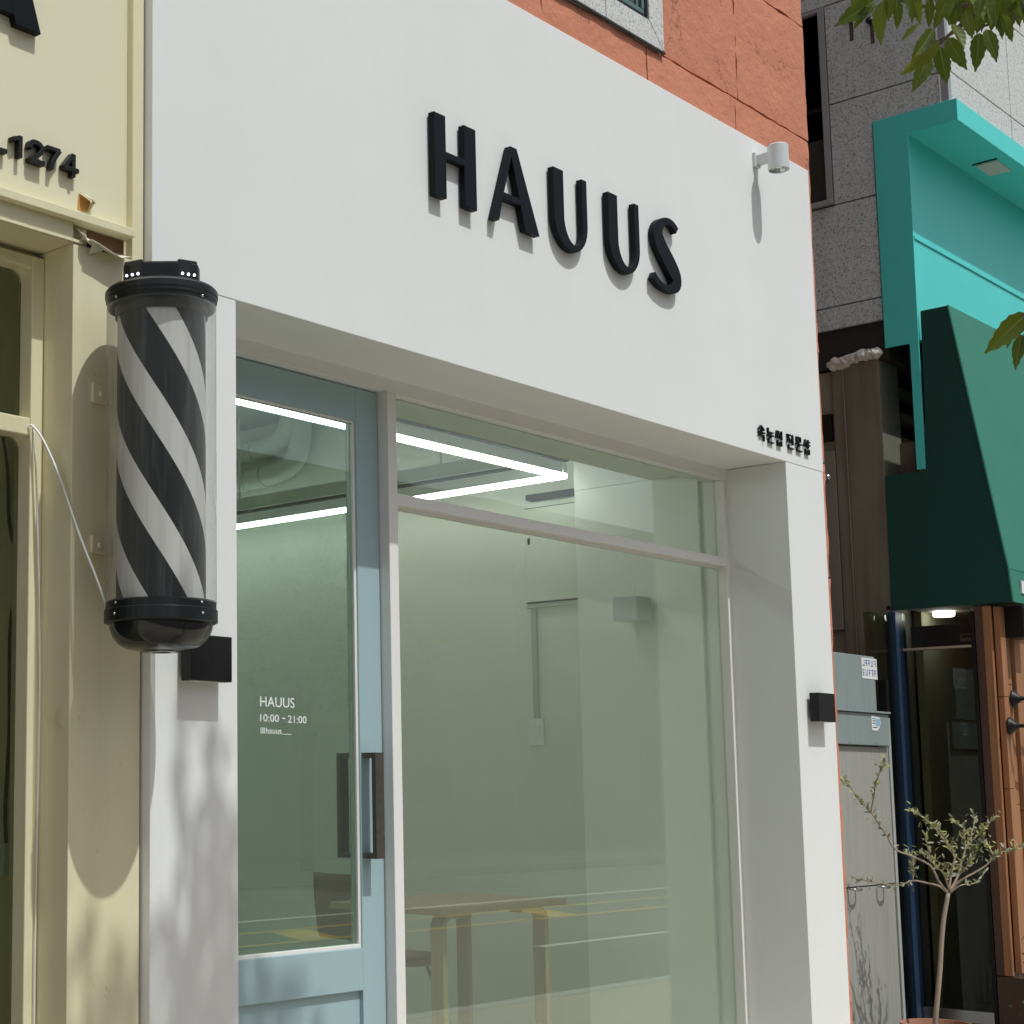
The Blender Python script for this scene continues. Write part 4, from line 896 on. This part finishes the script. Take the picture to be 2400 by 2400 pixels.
SPRAY = [(3.017, -1.780, 2.833, 2.943, -1.737, 2.778),
 (2.989, -1.778, 2.814, 2.983, -1.751, 2.777),
 (3.002, -1.799, 2.821, 2.996, -1.791, 2.737),
 (2.960, -1.842, 2.795, 2.969, -1.839, 2.742),
 (3.087, -1.782, 2.871, 3.064, -1.789, 2.817),
 (2.859, -1.918, 2.686, 2.849, -1.887, 2.662),
 (3.130, -1.815, 2.866, 3.131, -1.815, 2.813),
 (2.990, -1.890, 2.724, 2.974, -1.856, 2.676),
 (2.907, -1.924, 2.691, 2.870, -1.907, 2.635),
 (2.918, -1.929, 2.671, 2.875, -1.880, 2.609),
 (2.942, -1.900, 2.659, 2.904, -1.886, 2.589),
 (3.082, -1.869, 2.733, 3.117, -1.865, 2.671),
 (2.941, -1.908, 2.767, 2.952, -1.901, 2.717),
 (2.991, -1.905, 2.782, 3.015, -1.898, 2.743),
 (3.058, -1.893, 2.735, 3.065, -1.919, 2.668),
 (2.943, -1.945, 2.705, 2.927, -1.970, 2.649),
 (3.065, -1.947, 2.728, 3.050, -1.942, 2.654),
 (2.969, -1.991, 2.688, 2.973, -2.006, 2.626),
 (3.033, -1.986, 2.756, 3.045, -1.975, 2.714),
 (2.981, -2.015, 2.713, 3.026, -2.018, 2.673),
 (3.091, -1.972, 2.768, 3.103, -1.975, 2.720),
 (3.075, -1.962, 2.787, 3.083, -1.942, 2.738),
 (3.174, -1.900, 2.847, 3.166, -1.888, 2.794),
 (3.040, -1.922, 2.793, 3.045, -1.908, 2.744),
 (3.246, -1.955, 2.845, 3.241, -1.959, 2.796),
 (3.214, -1.979, 2.831, 3.237, -1.962, 2.799),
 (3.044, -1.932, 2.768, 3.033, -1.944, 2.711),
 (2.940, -1.935, 2.746, 2.937, -1.913, 2.704),
 (3.133, -1.926, 2.812, 3.147, -1.901, 2.779),
 (3.238, -1.948, 2.840, 3.214, -1.946, 2.780),
 (2.874, -1.891, 2.768, 2.865, -1.902, 2.719),
 (2.818, -1.837, 2.775, 2.841, -1.842, 2.741),
 (3.264, -1.972, 2.847, 3.285, -1.958, 2.799),
 (3.064, -2.046, 2.760, 3.080, -2.032, 2.719),
 (2.857, -1.818, 2.814, 2.843, -1.811, 2.748),
 (3.004, -1.776, 2.910, 2.949, -1.757, 2.840),
 (2.804, -1.865, 2.794, 2.846, -1.878, 2.759),
 (2.881, -1.852, 2.814, 2.877, -1.859, 2.758),
 (2.982, -1.821, 2.839, 2.991, -1.815, 2.774),
 (2.805, -1.905, 2.789, 2.806, -1.920, 2.726),
 (2.952, -1.856, 2.863, 2.967, -1.872, 2.809),
 (2.888, -1.895, 2.778, 2.903, -1.903, 2.712),
 (3.140, -1.808, 2.904, 3.127, -1.804, 2.823),
 (3.019, -1.873, 2.877, 2.977, -1.864, 2.817),
 (2.938, -1.915, 2.813, 2.953, -1.915, 2.763),
 (2.890, -1.940, 2.789, 2.904, -1.921, 2.740),
 (3.164, -1.851, 2.890, 3.147, -1.869, 2.804),
 (3.186, -1.859, 2.890, 3.184, -1.867, 2.832),
 (3.139, -1.888, 2.865, 3.175, -1.901, 2.816),
 (2.988, -1.954, 2.829, 3.014, -1.965, 2.778),
 (3.115, -1.918, 2.898, 3.154, -1.930, 2.839),
 (2.990, -1.969, 2.791, 2.999, -1.957, 2.747),
 (3.236, -1.899, 2.907, 3.262, -1.909, 2.866),
 (3.105, -1.961, 2.879, 3.089, -1.977, 2.811),
 (3.100, -1.974, 2.818, 3.087, -1.974, 2.738),
 (3.183, -1.956, 2.908, 3.197, -1.954, 2.862),
 (3.139, -1.980, 2.863, 3.121, -1.989, 2.800),
 (3.173, -1.978, 2.850, 3.166, -1.960, 2.780),
 (3.028, -2.045, 2.801, 3.049, -2.033, 2.751),
 (3.200, -2.000, 2.867, 3.176, -2.008, 2.789),
 (3.312, -1.986, 2.876, 3.280, -1.985, 2.800),
 (3.014, -1.963, 2.787, 3.053, -1.983, 2.757),
 (3.145, -1.972, 2.841, 3.140, -1.963, 2.784),
 (3.092, -1.898, 2.826, 3.094, -1.904, 2.782),
 (3.056, -2.013, 2.778, 3.043, -2.027, 2.720),
 (2.982, -2.049, 2.729, 2.975, -2.025, 2.708),
 (3.214, -1.969, 2.830, 3.200, -1.952, 2.780),
 (3.199, -1.962, 2.853, 3.180, -1.955, 2.797),
 (3.008, -1.987, 2.766, 2.987, -1.976, 2.714),
 (3.270, -1.971, 2.886, 3.242, -1.982, 2.806),
 (3.082, -1.952, 2.818, 3.080, -1.971, 2.769),
 (3.155, -1.906, 2.853, 3.154, -1.917, 2.805),
 (3.025, -1.974, 2.786, 3.036, -1.992, 2.739),
 (3.165, -2.017, 2.826, 3.169, -1.998, 2.775),
 (3.103, -2.041, 2.785, 3.111, -2.019, 2.756),
 (2.976, -2.024, 2.756, 2.979, -2.047, 2.694),
 (2.929, -1.984, 2.751, 2.921, -2.008, 2.689),
 (3.241, -1.985, 2.858, 3.234, -1.959, 2.824),
 (3.034, -2.048, 2.765, 3.002, -2.043, 2.705),
 (3.066, -1.976, 2.797, 3.099, -1.988, 2.771),
 (3.146, -1.876, 2.840, 3.188, -1.896, 2.790),
 (3.127, -1.957, 2.804, 3.123, -1.983, 2.759),
 (3.100, -2.018, 2.778, 3.088, -2.031, 2.715),
 (3.087, -1.947, 2.817, 3.077, -1.931, 2.781),
 (3.014, -2.021, 2.767, 3.010, -2.038, 2.724),
 (3.254, -1.996, 2.845, 3.251, -2.032, 2.780),
 (3.262, -1.994, 2.853, 3.254, -1.953, 2.822),
 (3.214, -1.883, 2.887, 3.215, -1.893, 2.826),
 (3.111, -1.959, 2.799, 3.120, -1.961, 2.750),
 (3.117, -1.929, 2.814, 3.143, -1.914, 2.762),
 (3.150, -1.937, 2.849, 3.136, -1.941, 2.775),
 (3.183, -1.892, 2.853, 3.209, -1.919, 2.803),
 (3.182, -2.007, 2.842, 3.204, -2.009, 2.782),
 (2.880, -1.979, 2.735, 2.881, -1.958, 2.693),
 (3.150, -1.948, 2.834, 3.160, -1.959, 2.796),
 (3.056, -1.918, 2.825, 3.035, -1.901, 2.789),
 (3.058, -2.068, 2.745, 3.035, -2.043, 2.705),
 (2.924, -2.007, 2.739, 2.912, -1.995, 2.683),
 (3.166, -1.971, 2.836, 3.144, -1.954, 2.789),
 (3.078, -1.921, 2.815, 3.118, -1.921, 2.779),
 (3.183, -1.878, 2.883, 3.149, -1.875, 2.811),
 (3.243, -1.980, 2.859, 3.268, -1.994, 2.809),
 (2.942, -2.019, 2.739, 2.931, -2.019, 2.675),
 (3.003, -1.996, 2.757, 2.972, -2.001, 2.697),
 (3.122, -1.976, 2.806, 3.124, -1.942, 2.779),
 (3.034, -1.987, 2.764, 3.079, -1.999, 2.738),
 (3.223, -2.005, 2.827, 3.182, -1.996, 2.765),
 (3.176, -1.886, 2.852, 3.192, -1.893, 2.787),
 (3.290, -1.966, 2.869, 3.317, -1.974, 2.819),
 (3.134, -1.898, 2.842, 3.101, -1.878, 2.808),
 (3.247, -1.978, 2.874, 3.254, -1.949, 2.853),
 (3.280, -1.986, 2.878, 3.241, -1.953, 2.830),
 (3.142, -1.898, 2.835, 3.151, -1.908, 2.769),
 (3.026, -2.075, 2.741, 3.007, -2.095, 2.693),
 (2.993, -2.056, 2.739, 2.981, -2.070, 2.690),
 (3.019, -2.044, 2.737, 2.995, -2.022, 2.702),
 (3.181, -1.961, 2.826, 3.168, -1.946, 2.784),
 (3.046, -1.954, 2.790, 3.067, -1.962, 2.747),
 (3.021, -1.982, 2.779, 3.008, -1.972, 2.727),
 (3.137, -1.893, 2.848, 3.155, -1.919, 2.809),
 (3.122, -1.977, 2.202, 3.067, -1.924, 2.131),
 (3.201, -1.934, 2.205, 3.162, -1.895, 2.159),
 (3.170, -1.933, 2.176, 3.161, -1.925, 2.155),
 (3.137, -1.961, 2.169, 3.126, -1.949, 2.105),
 (3.145, -1.967, 2.174, 3.136, -1.958, 2.125),
 (3.173, -1.968, 2.200, 3.164, -1.960, 2.155),
 (3.191, -1.975, 2.217, 3.178, -1.962, 2.167),
 (3.151, -1.998, 2.184, 3.136, -1.984, 2.132),
 (3.110, -1.995, 2.211, 3.095, -1.981, 2.184)]
TWIGS = [
 [(3.327, -2.193, 3.220), (3.197, -2.066, 2.921), (3.094, -1.966, 2.796), (3.039, -1.912, 2.733), (3.018, -1.891, 2.717)],
 [(3.094, -1.966, 2.796), (3.020, -1.894, 2.779), (2.959, -1.834, 2.800), (2.936, -1.812, 2.804)],
 [(3.197, -2.066, 2.921), (3.161, -2.032, 2.779), (3.127, -1.998, 2.762), (3.081, -1.953, 2.746), (3.069, -1.942, 2.733)],
 [(3.094, -1.966, 2.796), (3.047, -1.920, 2.746), (3.017, -1.891, 2.708), (3.005, -1.879, 2.688)],
 [(3.327, -2.193, 3.220), (3.239, -2.107, 2.630), (3.153, -2.024, 2.266), (3.118, -1.989, 2.210), (3.103, -1.975, 2.194)],
]

CLUMPS = [(1.3,-.3,-2.4,.55,.5,320),(2.0,.1,-2.3,.45,.45,240),(2.56,.25,-2.3,.30,.34,130),(2.92,.50,-2.4,.26,.34,300),(3.14,.62,-2.3,.22,.36,270),(3.12,.10,-2.5,.32,.40,560),(3.45,.35,-2.4,.24,.34,220),(3.35,-.4,-2.6,.5,.5,480),(2.5,-.5,-2.6,.5,.5,330),(3.46,1.28,-2.35,.22,.22,170),(3.50,.95,-2.35,.22,.24,170),(3.76,1.10,-2.4,.17,.22,90),(3.82,.5,-2.4,.2,.4,120),(3.05,1.22,-2.2,.12,.34,46),(3.18,1.12,-2.2,.09,.30,40),(2.76,.90,-2.3,.14,.34,40),(1.6,-1.2,-2.9,.7,.6,300),(2.9,-1.4,-2.9,.8,.7,350)]

def leaves_mesh(bm, specs, shape):
    """specs: (base, tip, normal, width)"""
    for base, tip, nrm, wd in specs:
        d = tip-base; s = d.cross(nrm)
        if s.length < 1e-6: continue
        s.normalize(); up = s.cross(d).normalized()
        vs = [bm.verts.new(base + d*t + s*(wd*k) + up*(wd*h)) for t, k, h in shape]
        bm.faces.new(vs)
OSH = [(0, 0, 0), (.3, .42, .1), (.65, .45, .1), (1, 0, 0), (.65, -.45, .1), (.3, -.42, .1)]
ot = thing('olive_tree', 'slender young olive tree with sparse silvery leaves in a terracotta pot', 'tree', (8.0, .22, .22))
part('trunk', tube(new_bm(), catmull(OLIVE['trunk'], 6), .0125, 10, .0095), OLIVEB, ot, smooth=True)
leafs = []
for key, pts in OLIVE.items():
    if key == 'trunk': continue
    P = catmull(pts, 5)
    r0 = .0062 if key in ('b1', 'b2', 'b4', 'b6', 'b3') else .0038
    part('branch', tube(new_bm(), P, r0, 6, .0014), OLIVEB, ot, smooth=True)
    n = len(P); start = .45 if key in ('b1', 'b2', 'b6', 'b7') else .15
    dens = {'b2': 2.0, 'b1': 3.2}.get(key, 2.9)
    for i in range(int(n*start), n):
        cnt = int(dens*random.uniform(.2, 1.5)+.5)
        for _ in range(cnt):
            dirv = Vector((random.uniform(-1, 1), random.uniform(-1, 1), random.uniform(-.5, 1.1))).normalized()
            t = (P[min(i+1, n-1)]-P[max(i-1, 0)]).normalized()
            dirv = (dirv + t*.6).normalized()
            L_ = random.uniform(.018, .034)
            leafs.append((P[i], P[i]+dirv*L_, Vector((random.uniform(-1, 1), random.uniform(-1, 1), random.uniform(-.3, 1))), random.uniform(.008, .012)))
            if random.random() < .3:
                q = P[i]+dirv*.045; leafs.append((q, q+Vector((random.uniform(-1, 1), random.uniform(-1, 1), random.uniform(-1, 1))).normalized()*L_, Vector((0, .3, 1)), .009))
bm = new_bm(); leaves_mesh(bm, leafs, OSH); part('foliage', bm, OLEAF, ot)
pp_ = thing('plant_pot', 'terracotta pot holding the olive tree at the lower right', 'plant pot', (8.0, .22, 0))
part('pot', lathe(new_bm(), [(0, .016), (.105, .016), (.140, .215), (.155, .218), (.158, .265), (.146, .268), (.140, .235), (0, .235)], 8.0, .22, 40), TERRA, pp_, smooth=False, bevel=.002)
part('soil', lathe(new_bm(), [(0, .246), (.138, .240), (.138, .235)], 8.0, .22, 24), SOIL, pp_)
sh = thing('potted_shrub', 'dark leafed shrub cut off by the right edge of the photo', 'shrub', (8.72, -.05, 0))
part('pot', lathe(new_bm(), [(0, 0), (.09, 0), (.12, .22), (.115, .22), (.11, .20), (0, .20)], 8.74, -.08, 24), BLACKM, sh)
bm = new_bm(); sp_ = []
for i in range(420):
    v = Vector((random.gauss(0, .06), random.gauss(0, .06), random.uniform(-.16, .30)))
    v.x *= 1-.8*max(v.z, 0)*2; b_ = Vector((8.74, -.08, .36))+v
    dv = Vector((random.uniform(-1, 1), random.uniform(-1, 1), random.uniform(-.3, 1))).normalized()*random.uniform(.04, .07)
    sp_.append((b_, b_+dv, Vector((random.uniform(-1, 1), random.uniform(-1, 1), 1)), .02))
leaves_mesh(bm, sp_, OSH); part('foliage', bm, leaf_mat('dark_shrub_leaf', (.03, .05, .02), (.06, .09, .03)), sh)
for i in range(5): part('stem', tube(new_bm(), [(8.74, -.08, .18), (8.74+random.uniform(-.05, .05), -.08+random.uniform(-.05, .05), .45)], .004, 5), OLIVEB, sh)

# ------------------------------------------------------------ street tree: trunk out of frame, spray of leaves hanging in from the top right
tr = thing('street_tree', 'leafy street tree whose serrated green leaves hang into the upper right', 'tree', (3.5, -3.75, 0))
TX, TY = 3.5, -3.75
part('trunk', tube(new_bm(), catmull([(TX, TY, -.1), (TX+.03, TY+.02, 1.5), (TX-.02, TY, 3.2), (TX-.12, TY+.05, 4.6), (TX-.35, TY+.1, 6.2), (TX-.6, TY+.1, 7.6)], 5), .13, 12, .03), BARK, tr, smooth=True)
for e in ([(3.48, -3.73, 3.4), (3.46, -3.3, 3.6), (3.40, -2.7, 3.45), (3.327, -2.193, 3.22)],):
    part('branch', tube(new_bm(), catmull(e, 5), .028, 8, .011), BARK, tr, smooth=True)
tw = part('twigs', new_bm(), BARK, tr, smooth=True)
bm = new_bm()
for t in TWIGS: tube(bm, catmull(t, 4), .0045, 6, .0018)
bm.to_mesh(tw.data); bm.free()
# one serrated, folded leaf; 1 long
def leaf_shape():
    bm = new_bm(); n = 11; mid, le, ri = [], [], []
    for i in range(n+1):
        t = i/n; wv = .40*(math.sin(math.pi*t**.80))**.85*(1-.25*t) if 0 < t < 1 else 0
        sag = -.10*t*t
        mid.append(bm.verts.new((t, 0, sag)))
        se = .018 if i % 2 else -.006
        le.append(bm.verts.new((t, max(wv/2+se, .002), sag+.07*wv/.4))); ri.append(bm.verts.new((t, -max(wv/2+se, .002), sag+.07*wv/.4)))
    for i in range(n):
        bm.faces.new((mid[i], mid[i+1], le[i+1], le[i])); bm.faces.new((mid[i+1], mid[i], ri[i], ri[i+1]))
    for f in bm.faces: f.material_index = 0
    vn = []
    for i in range(n):   # raised midrib
        t0, t1 = i/n, (i+1)/n
        w0, w1 = .011*(1-t0)+.002, .011*(1-t1)+.002
        vs = [bm.verts.new(p) for p in ((t0, w0, -.10*t0*t0-.004), (t1, w1, -.10*t1*t1-.004), (t1, -w1, -.10*t1*t1-.004), (t0, -w0, -.10*t0*t0-.004))]
        f = bm.faces.new(vs); f.material_index = 1
        vs = [bm.verts.new((v.co.x, v.co.y, v.co.z+.009)) for v in vs]; f = bm.faces.new(vs); f.material_index = 1
    me = bpy.data.meshes.new('leaf'); bm.to_mesh(me); bm.free(); me.materials.append(LEAF); me.materials.append(LEAFV); return me
LM = leaf_shape()
camp = Vector(cam.location)
for s_ in SPRAY:
    a, b_ = Vector(s_[:3]), Vector(s_[3:]); d = b_-a; L_ = d.length; x = d/L_
    view = (camp-a).normalized()
    zf_ = (view + Vector((random.uniform(-.5, .5), random.uniform(-.5, .5), random.uniform(-.2, .6)))).normalized()
    y_ = zf_.cross(x).normalized(); z_ = x.cross(y_)
    M = Matrix((x, y_, z_)).transposed().to_4x4(); M = Matrix.Translation(a - Vector(tr.location)) @ M @ Matrix.Diagonal((L_, L_*random.uniform(.85, 1.1), L_, 1))
    o = link('leaf', LM); o.parent = tr; o.matrix_local = M
# crown high over the pavement; it throws the dappled shade on the lower left of the fronts
bm = new_bm(); specs = []
def clump(c, rx, ry, rz, n):
    for _ in range(n):
        while True:
            v = Vector((random.uniform(-1, 1), random.uniform(-1, 1), random.uniform(-1, 1)))
            if v.length < 1: break
        p = Vector(c) + Vector((v.x*rx, v.y*ry, v.z*rz))
        d = Vector((random.uniform(-1, 1), random.uniform(-1, 1), random.uniform(-1, .2))).normalized()*random.uniform(.06, .09)
        specs.append((p, p+d, Vector((random.uniform(-1, 1), random.uniform(-1, 1), 1)), random.uniform(.028, .038)))
def shade(x, s, y): return (x, y, s - TAN*y)       # crown point that throws its shadow at (x, height s) on the front
limbs = []
for (x, s, y, rx, rz, n) in CLUMPS:
    c = shade(x, s, y); clump(c, rx, rx*.8, rz, n); limbs.append(c)
leaves_mesh(bm, specs, OSH); part('crown', bm, LEAF, tr, kind='stuff')
bm = new_bm()
for c in limbs: tube(bm, catmull([(TX-.35, TY+.1, 6.0 if c[2] > 6 else 4.4), ((TX-.35+c[0])/2, (TY+c[1])/2, (5.8+c[2])/2-.15), c], 4), .022, 6, .006)
part('limbs', bm, BARK, tr, smooth=True)

# ------------------------------------------------------------ inside the white shop
def strip(label, p0, p1, zc, along):
    t = thing('strip_light', label, 'strip light', ((p0[0]+p1[0])/2, (p0[1]+p1[1])/2, zc), 'led strip lights hung in an L inside the shop')
    h = .0135
    if along == 'x':
        part('housing', B(p0[0], p1[0], p0[1]-h, p0[1]+h, zc+.014, zc+.062), SWHITE, t); part('diffuser', B(p0[0], p1[0], p0[1]-h+.001, p0[1]+h-.001, zc-.008, zc+.013), TUBE, t)
        part('track', B(p0[0], p1[0], p0[1]-.03, p0[1]+.03, zc+.07, zc+.075), BLACKM, t); part('mount', B(p0[0], p1[0], p0[1]-.045, p0[1]+.045, zc+.077, zc+.14), INCEIL, t)
        for x in (3.6, 4.6, 5.6): part('hanger', tube(new_bm(), [(x, p0[1], zc+.14), (x, p0[1], 3.28)], .006, 6), SWHITE, t)
    else:
        part('housing', B(p0[0]-h, p0[0]+h, p0[1], p1[1], zc+.014, zc+.062), SWHITE, t); part('diffuser', B(p0[0]-h+.001, p0[0]+h-.001, p0[1], p1[1], zc-.008, zc+.013), TUBE, t)
        part('track', B(p0[0]-.03, p0[0]+.03, p0[1], p1[1], zc+.07, zc+.075), BLACKM, t); part('mount', B(p0[0]-.045, p0[0]+.045, p0[1], p1[1], zc+.077, zc+.14), INCEIL, t)
        for y in (1.6, 2.9, 3.9): part('hanger', tube(new_bm(), [(p0[0], y, zc+.14), (p0[0], y, 3.28)], .006, 6), SWHITE, t)
strip('lit white strip light running parallel to the shop window', (3.0, .945), (6.115, .945), 2.695, 'x')
strip('lit white strip light running back into the shop along its right wall', (6.135, .93), (6.135, 4.25), 2.695, 'y')
strip('unseen strip light added across the back to even out the room light', (3.2, 4.27), (6.115, 4.27), 2.695, 'x')  # out of view, added to spread light evenly through the room
strip('unseen strip light added along the left wall to brighten the shop', (3.18, .97), (3.18, 4.25), 2.695, 'y')  # also added out of view, lifts the interior brightness
def pipe(label, pts, r, coll=()):
    t = thing('ceiling_pipe', label, 'pipe', pts[0]); 
    part('pipe', tube(new_bm(), catmull(pts, 6), r, 14), PIPE, t, smooth=True)
    for c in coll:
        part('collar', tube(new_bm(), c, r*1.12, 14), PIPE, t)
pipe('thick pale pipe with an elbow under the shop ceiling', [(6.30, 4.45, 3.14), (6.30, 3.6, 3.13), (6.30, 2.95, 3.13), (6.28, 2.72, 3.17), (6.27, 2.66, 3.27)], .055, [[(6.30, 2.98, 3.13), (6.30, 2.94, 3.13)], [(6.30, 3.6, 3.13), (6.30, 3.56, 3.13)]])
pipe('second thick pale pipe lower along the shop wall', [(6.31, 4.45, 2.98), (6.31, 3.6, 2.98), (6.31, 2.92, 2.98), (6.31, 2.70, 3.02), (6.31, 2.63, 3.12), (6.31, 2.62, 3.27)], .055, [[(6.31, 3.05, 2.98), (6.31, 3.0, 2.98)], [(6.31, 2.92, 2.98), (6.31, 2.88, 2.985)]])
pipe('round white duct running along the top of the shop window', [(3.1, 1.16, 2.86), (4.5, 1.16, 2.86), (5.95, 1.14, 2.86), (6.05, 1.15, 2.90), (6.09, 1.16, 3.2)], .055)
ep = thing('fuse_panel', 'flush painted fuse panel high on the shop right wall', 'fuse panel', (6.4, 1.15, 2.2))
part('door', B(6.366, 6.380, 1.015, 1.305, 2.19, 2.62), INWALL, ep, bevel=.002); part('gap_shade_frame', B(6.380, 6.386, 1.009, 1.311, 2.184, 2.626), JOINT, ep); part('body', B(6.386, 6.40, 1.0, 1.32, 2.165, 2.645), INWALL, ep, bevel=.002)  # dark frame behind the door paints in the shade of its outline
part('lock', B(6.366, 6.372, 1.276, 1.290, 2.455, 2.485), BLACKM, ep)
tag(part('air_vent', B(6.36, 6.40, .99, 1.29, 2.660, 2.685), BLACKM), 'thin dark vent slot above the fuse panel', 'vent')
sw = thing('wall_switch', 'white wall switch at the end of a surface conduit', 'switch', (6.4, 1.28, 1.6))
part('plate', B(6.385, 6.40, 1.245, 1.325, 1.54, 1.66), SWHITE, sw, bevel=.003); part('rocker', B(6.380, 6.385, 1.262, 1.308, 1.585, 1.630), PAPER, sw, bevel=.002)
part('conduit', B(6.386, 6.40, 1.270, 1.296, 1.66, 2.165), mat('grey_trunking', (.42, .44, .40), .6), sw)
cl_ = thing('cube_lamp', 'pale cube wall lamp glowing upward inside the window', 'wall lamp', (6.25, .66, 2.04))
part('body', B(6.13, 6.245, .60, .715, 2.045, 2.145), ALUM, cl_, bevel=.003); part('back_plate', B(6.245, 6.266, .62, .70, 2.06, 2.13), ALUM, cl_)
# table
tb = thing('table', 'light wood table with bent plywood legs behind the shop window', 'table', (5.55, 1.15, .16))
part('tabletop', B(5.14, 6.00, .90, 1.45, .868, .895), BIRCH, tb, bevel=.004)
def bent_leg(x, y, sx):
    pts = [(x, .16), (x+sx*.028, .16), (x+sx*.028, .815), (x+sx*.036, .836), (x+sx*.058, .846), (x+sx*.19, .846), (x+sx*.19, .867), (x+sx*.05, .867), (x+sx*.016, .852), (x, .82)]
    part('leg', prism_xz(new_bm(), pts, y-.03, y+.03), BIRCH, tb, bevel=.002)
for y in (.98, 1.37): bent_leg(5.22, y, 1); bent_leg(5.94, y, -1)
ch = thing('chair', 'brown shell chair with thin metal legs beside the table', 'chair', (5.35, 1.62, .16))
part('seat', lathe(new_bm(), [(0, .600), (.19, .602), (.215, .615), (.215, .632), (.20, .640), (0, .634)], 5.72, 1.60, 32), LEATHER, ch, smooth=True)
bm = new_bm(); G = []
for i in range(9):
    r_ = []
    for k_ in range(9):
        u, v = k_/8*2-1, i/8
        r_.append(bm.verts.new((5.44-.03*v+.05*u*u, 1.60+u*.20*(1-.15*abs(v-.5)**2), .72+.27*v)))
    G.append(r_)
for i in range(8):
    for k_ in range(8): bm.faces.new((G[i][k_], G[i][k_+1], G[i+1][k_+1], G[i+1][k_]))
bk = part('backrest', bm, LEATHER, ch, smooth=True); sm = bk.modifiers.new('thickness', 'SOLIDIFY'); sm.thickness = .02
for a, b_ in (((5.62, 1.50), (5.50, 1.40)), ((5.62, 1.70), (5.50, 1.80)), ((5.82, 1.50), (5.96, 1.40)), ((5.82, 1.70), (5.96, 1.80))):
    part('leg', tube(new_bm(), [(*a, .605), (*b_, .165)], .007, 8), STEEL, ch, smooth=True)
part('back_stay', tube(new_bm(), catmull([(5.60, 1.60, .60), (5.48, 1.60, .61), (5.44, 1.60, .70), (5.43, 1.60, .80)], 4), .007, 8), STEEL, ch, smooth=True)

# ------------------------------------------------------------ across the road, seen only as reflections
ob_ = thing('far_building', 'plain tan building across the road', 'building', (10, -17, 0))
part('wall', B(-25, 45, -22, -17, 0, 7.5), OPPW, ob_)
for i in range(12):
    for z in (1.0, 4.3):
        x = -20+5*i; f = part('window', B(x, x+2.6, -17.02, -16.97, z, z+1.9), mat('dull_tan_frame', (.22, .20, .17), .7), ob_); part('pane', B(x+.08, x+2.52, -16.968, -16.96, z+.08, z+1.82), mat('dull_far_glass', (.16, .16, .15), .4), f)

def far_tree(x, y, s_, label):
    t = thing('far_street_tree', label, 'tree', (x, y, 0), 'trees across the road')
    part('trunk', tube(new_bm(), [(x, y, 0), (x+.05, y, 1.6), (x, y+.05, 3.2)], .12, 8, .08), BARK, t, smooth=True)
    bm = new_bm(); sp2 = []
    for _ in range(1500):
        v = Vector((random.gauss(0, 1), random.gauss(0, 1), random.gauss(0, 1))).normalized()*random.random()**.4
        v *= 1+.25*math.sin(v.x*5+s_)*math.sin(v.z*6)
        b_ = Vector((x, y, 4.4*s_)) + Vector((v.x*2.2, v.y*1.8, v.z*2.0))*s_
        d = Vector((random.uniform(-1, 1), random.uniform(-1, 1), random.uniform(-1, .4))).normalized()*random.uniform(.18, .3)
        sp2.append((b_, b_+d, Vector((random.uniform(-1, 1), random.uniform(-1, 1), 1)), .12))
    leaves_mesh(bm, sp2, OSH); part('crown', bm, LEAF, t, kind='stuff')
far_tree(7.5, -14.6, 1.0, 'leafy tree across the road nearest the left'); far_tree(13.5, -14.8, 1.1, 'taller leafy tree in the middle across the road'); far_tree(20.5, -14.6, .95, 'leafy tree across the road farthest to the right')
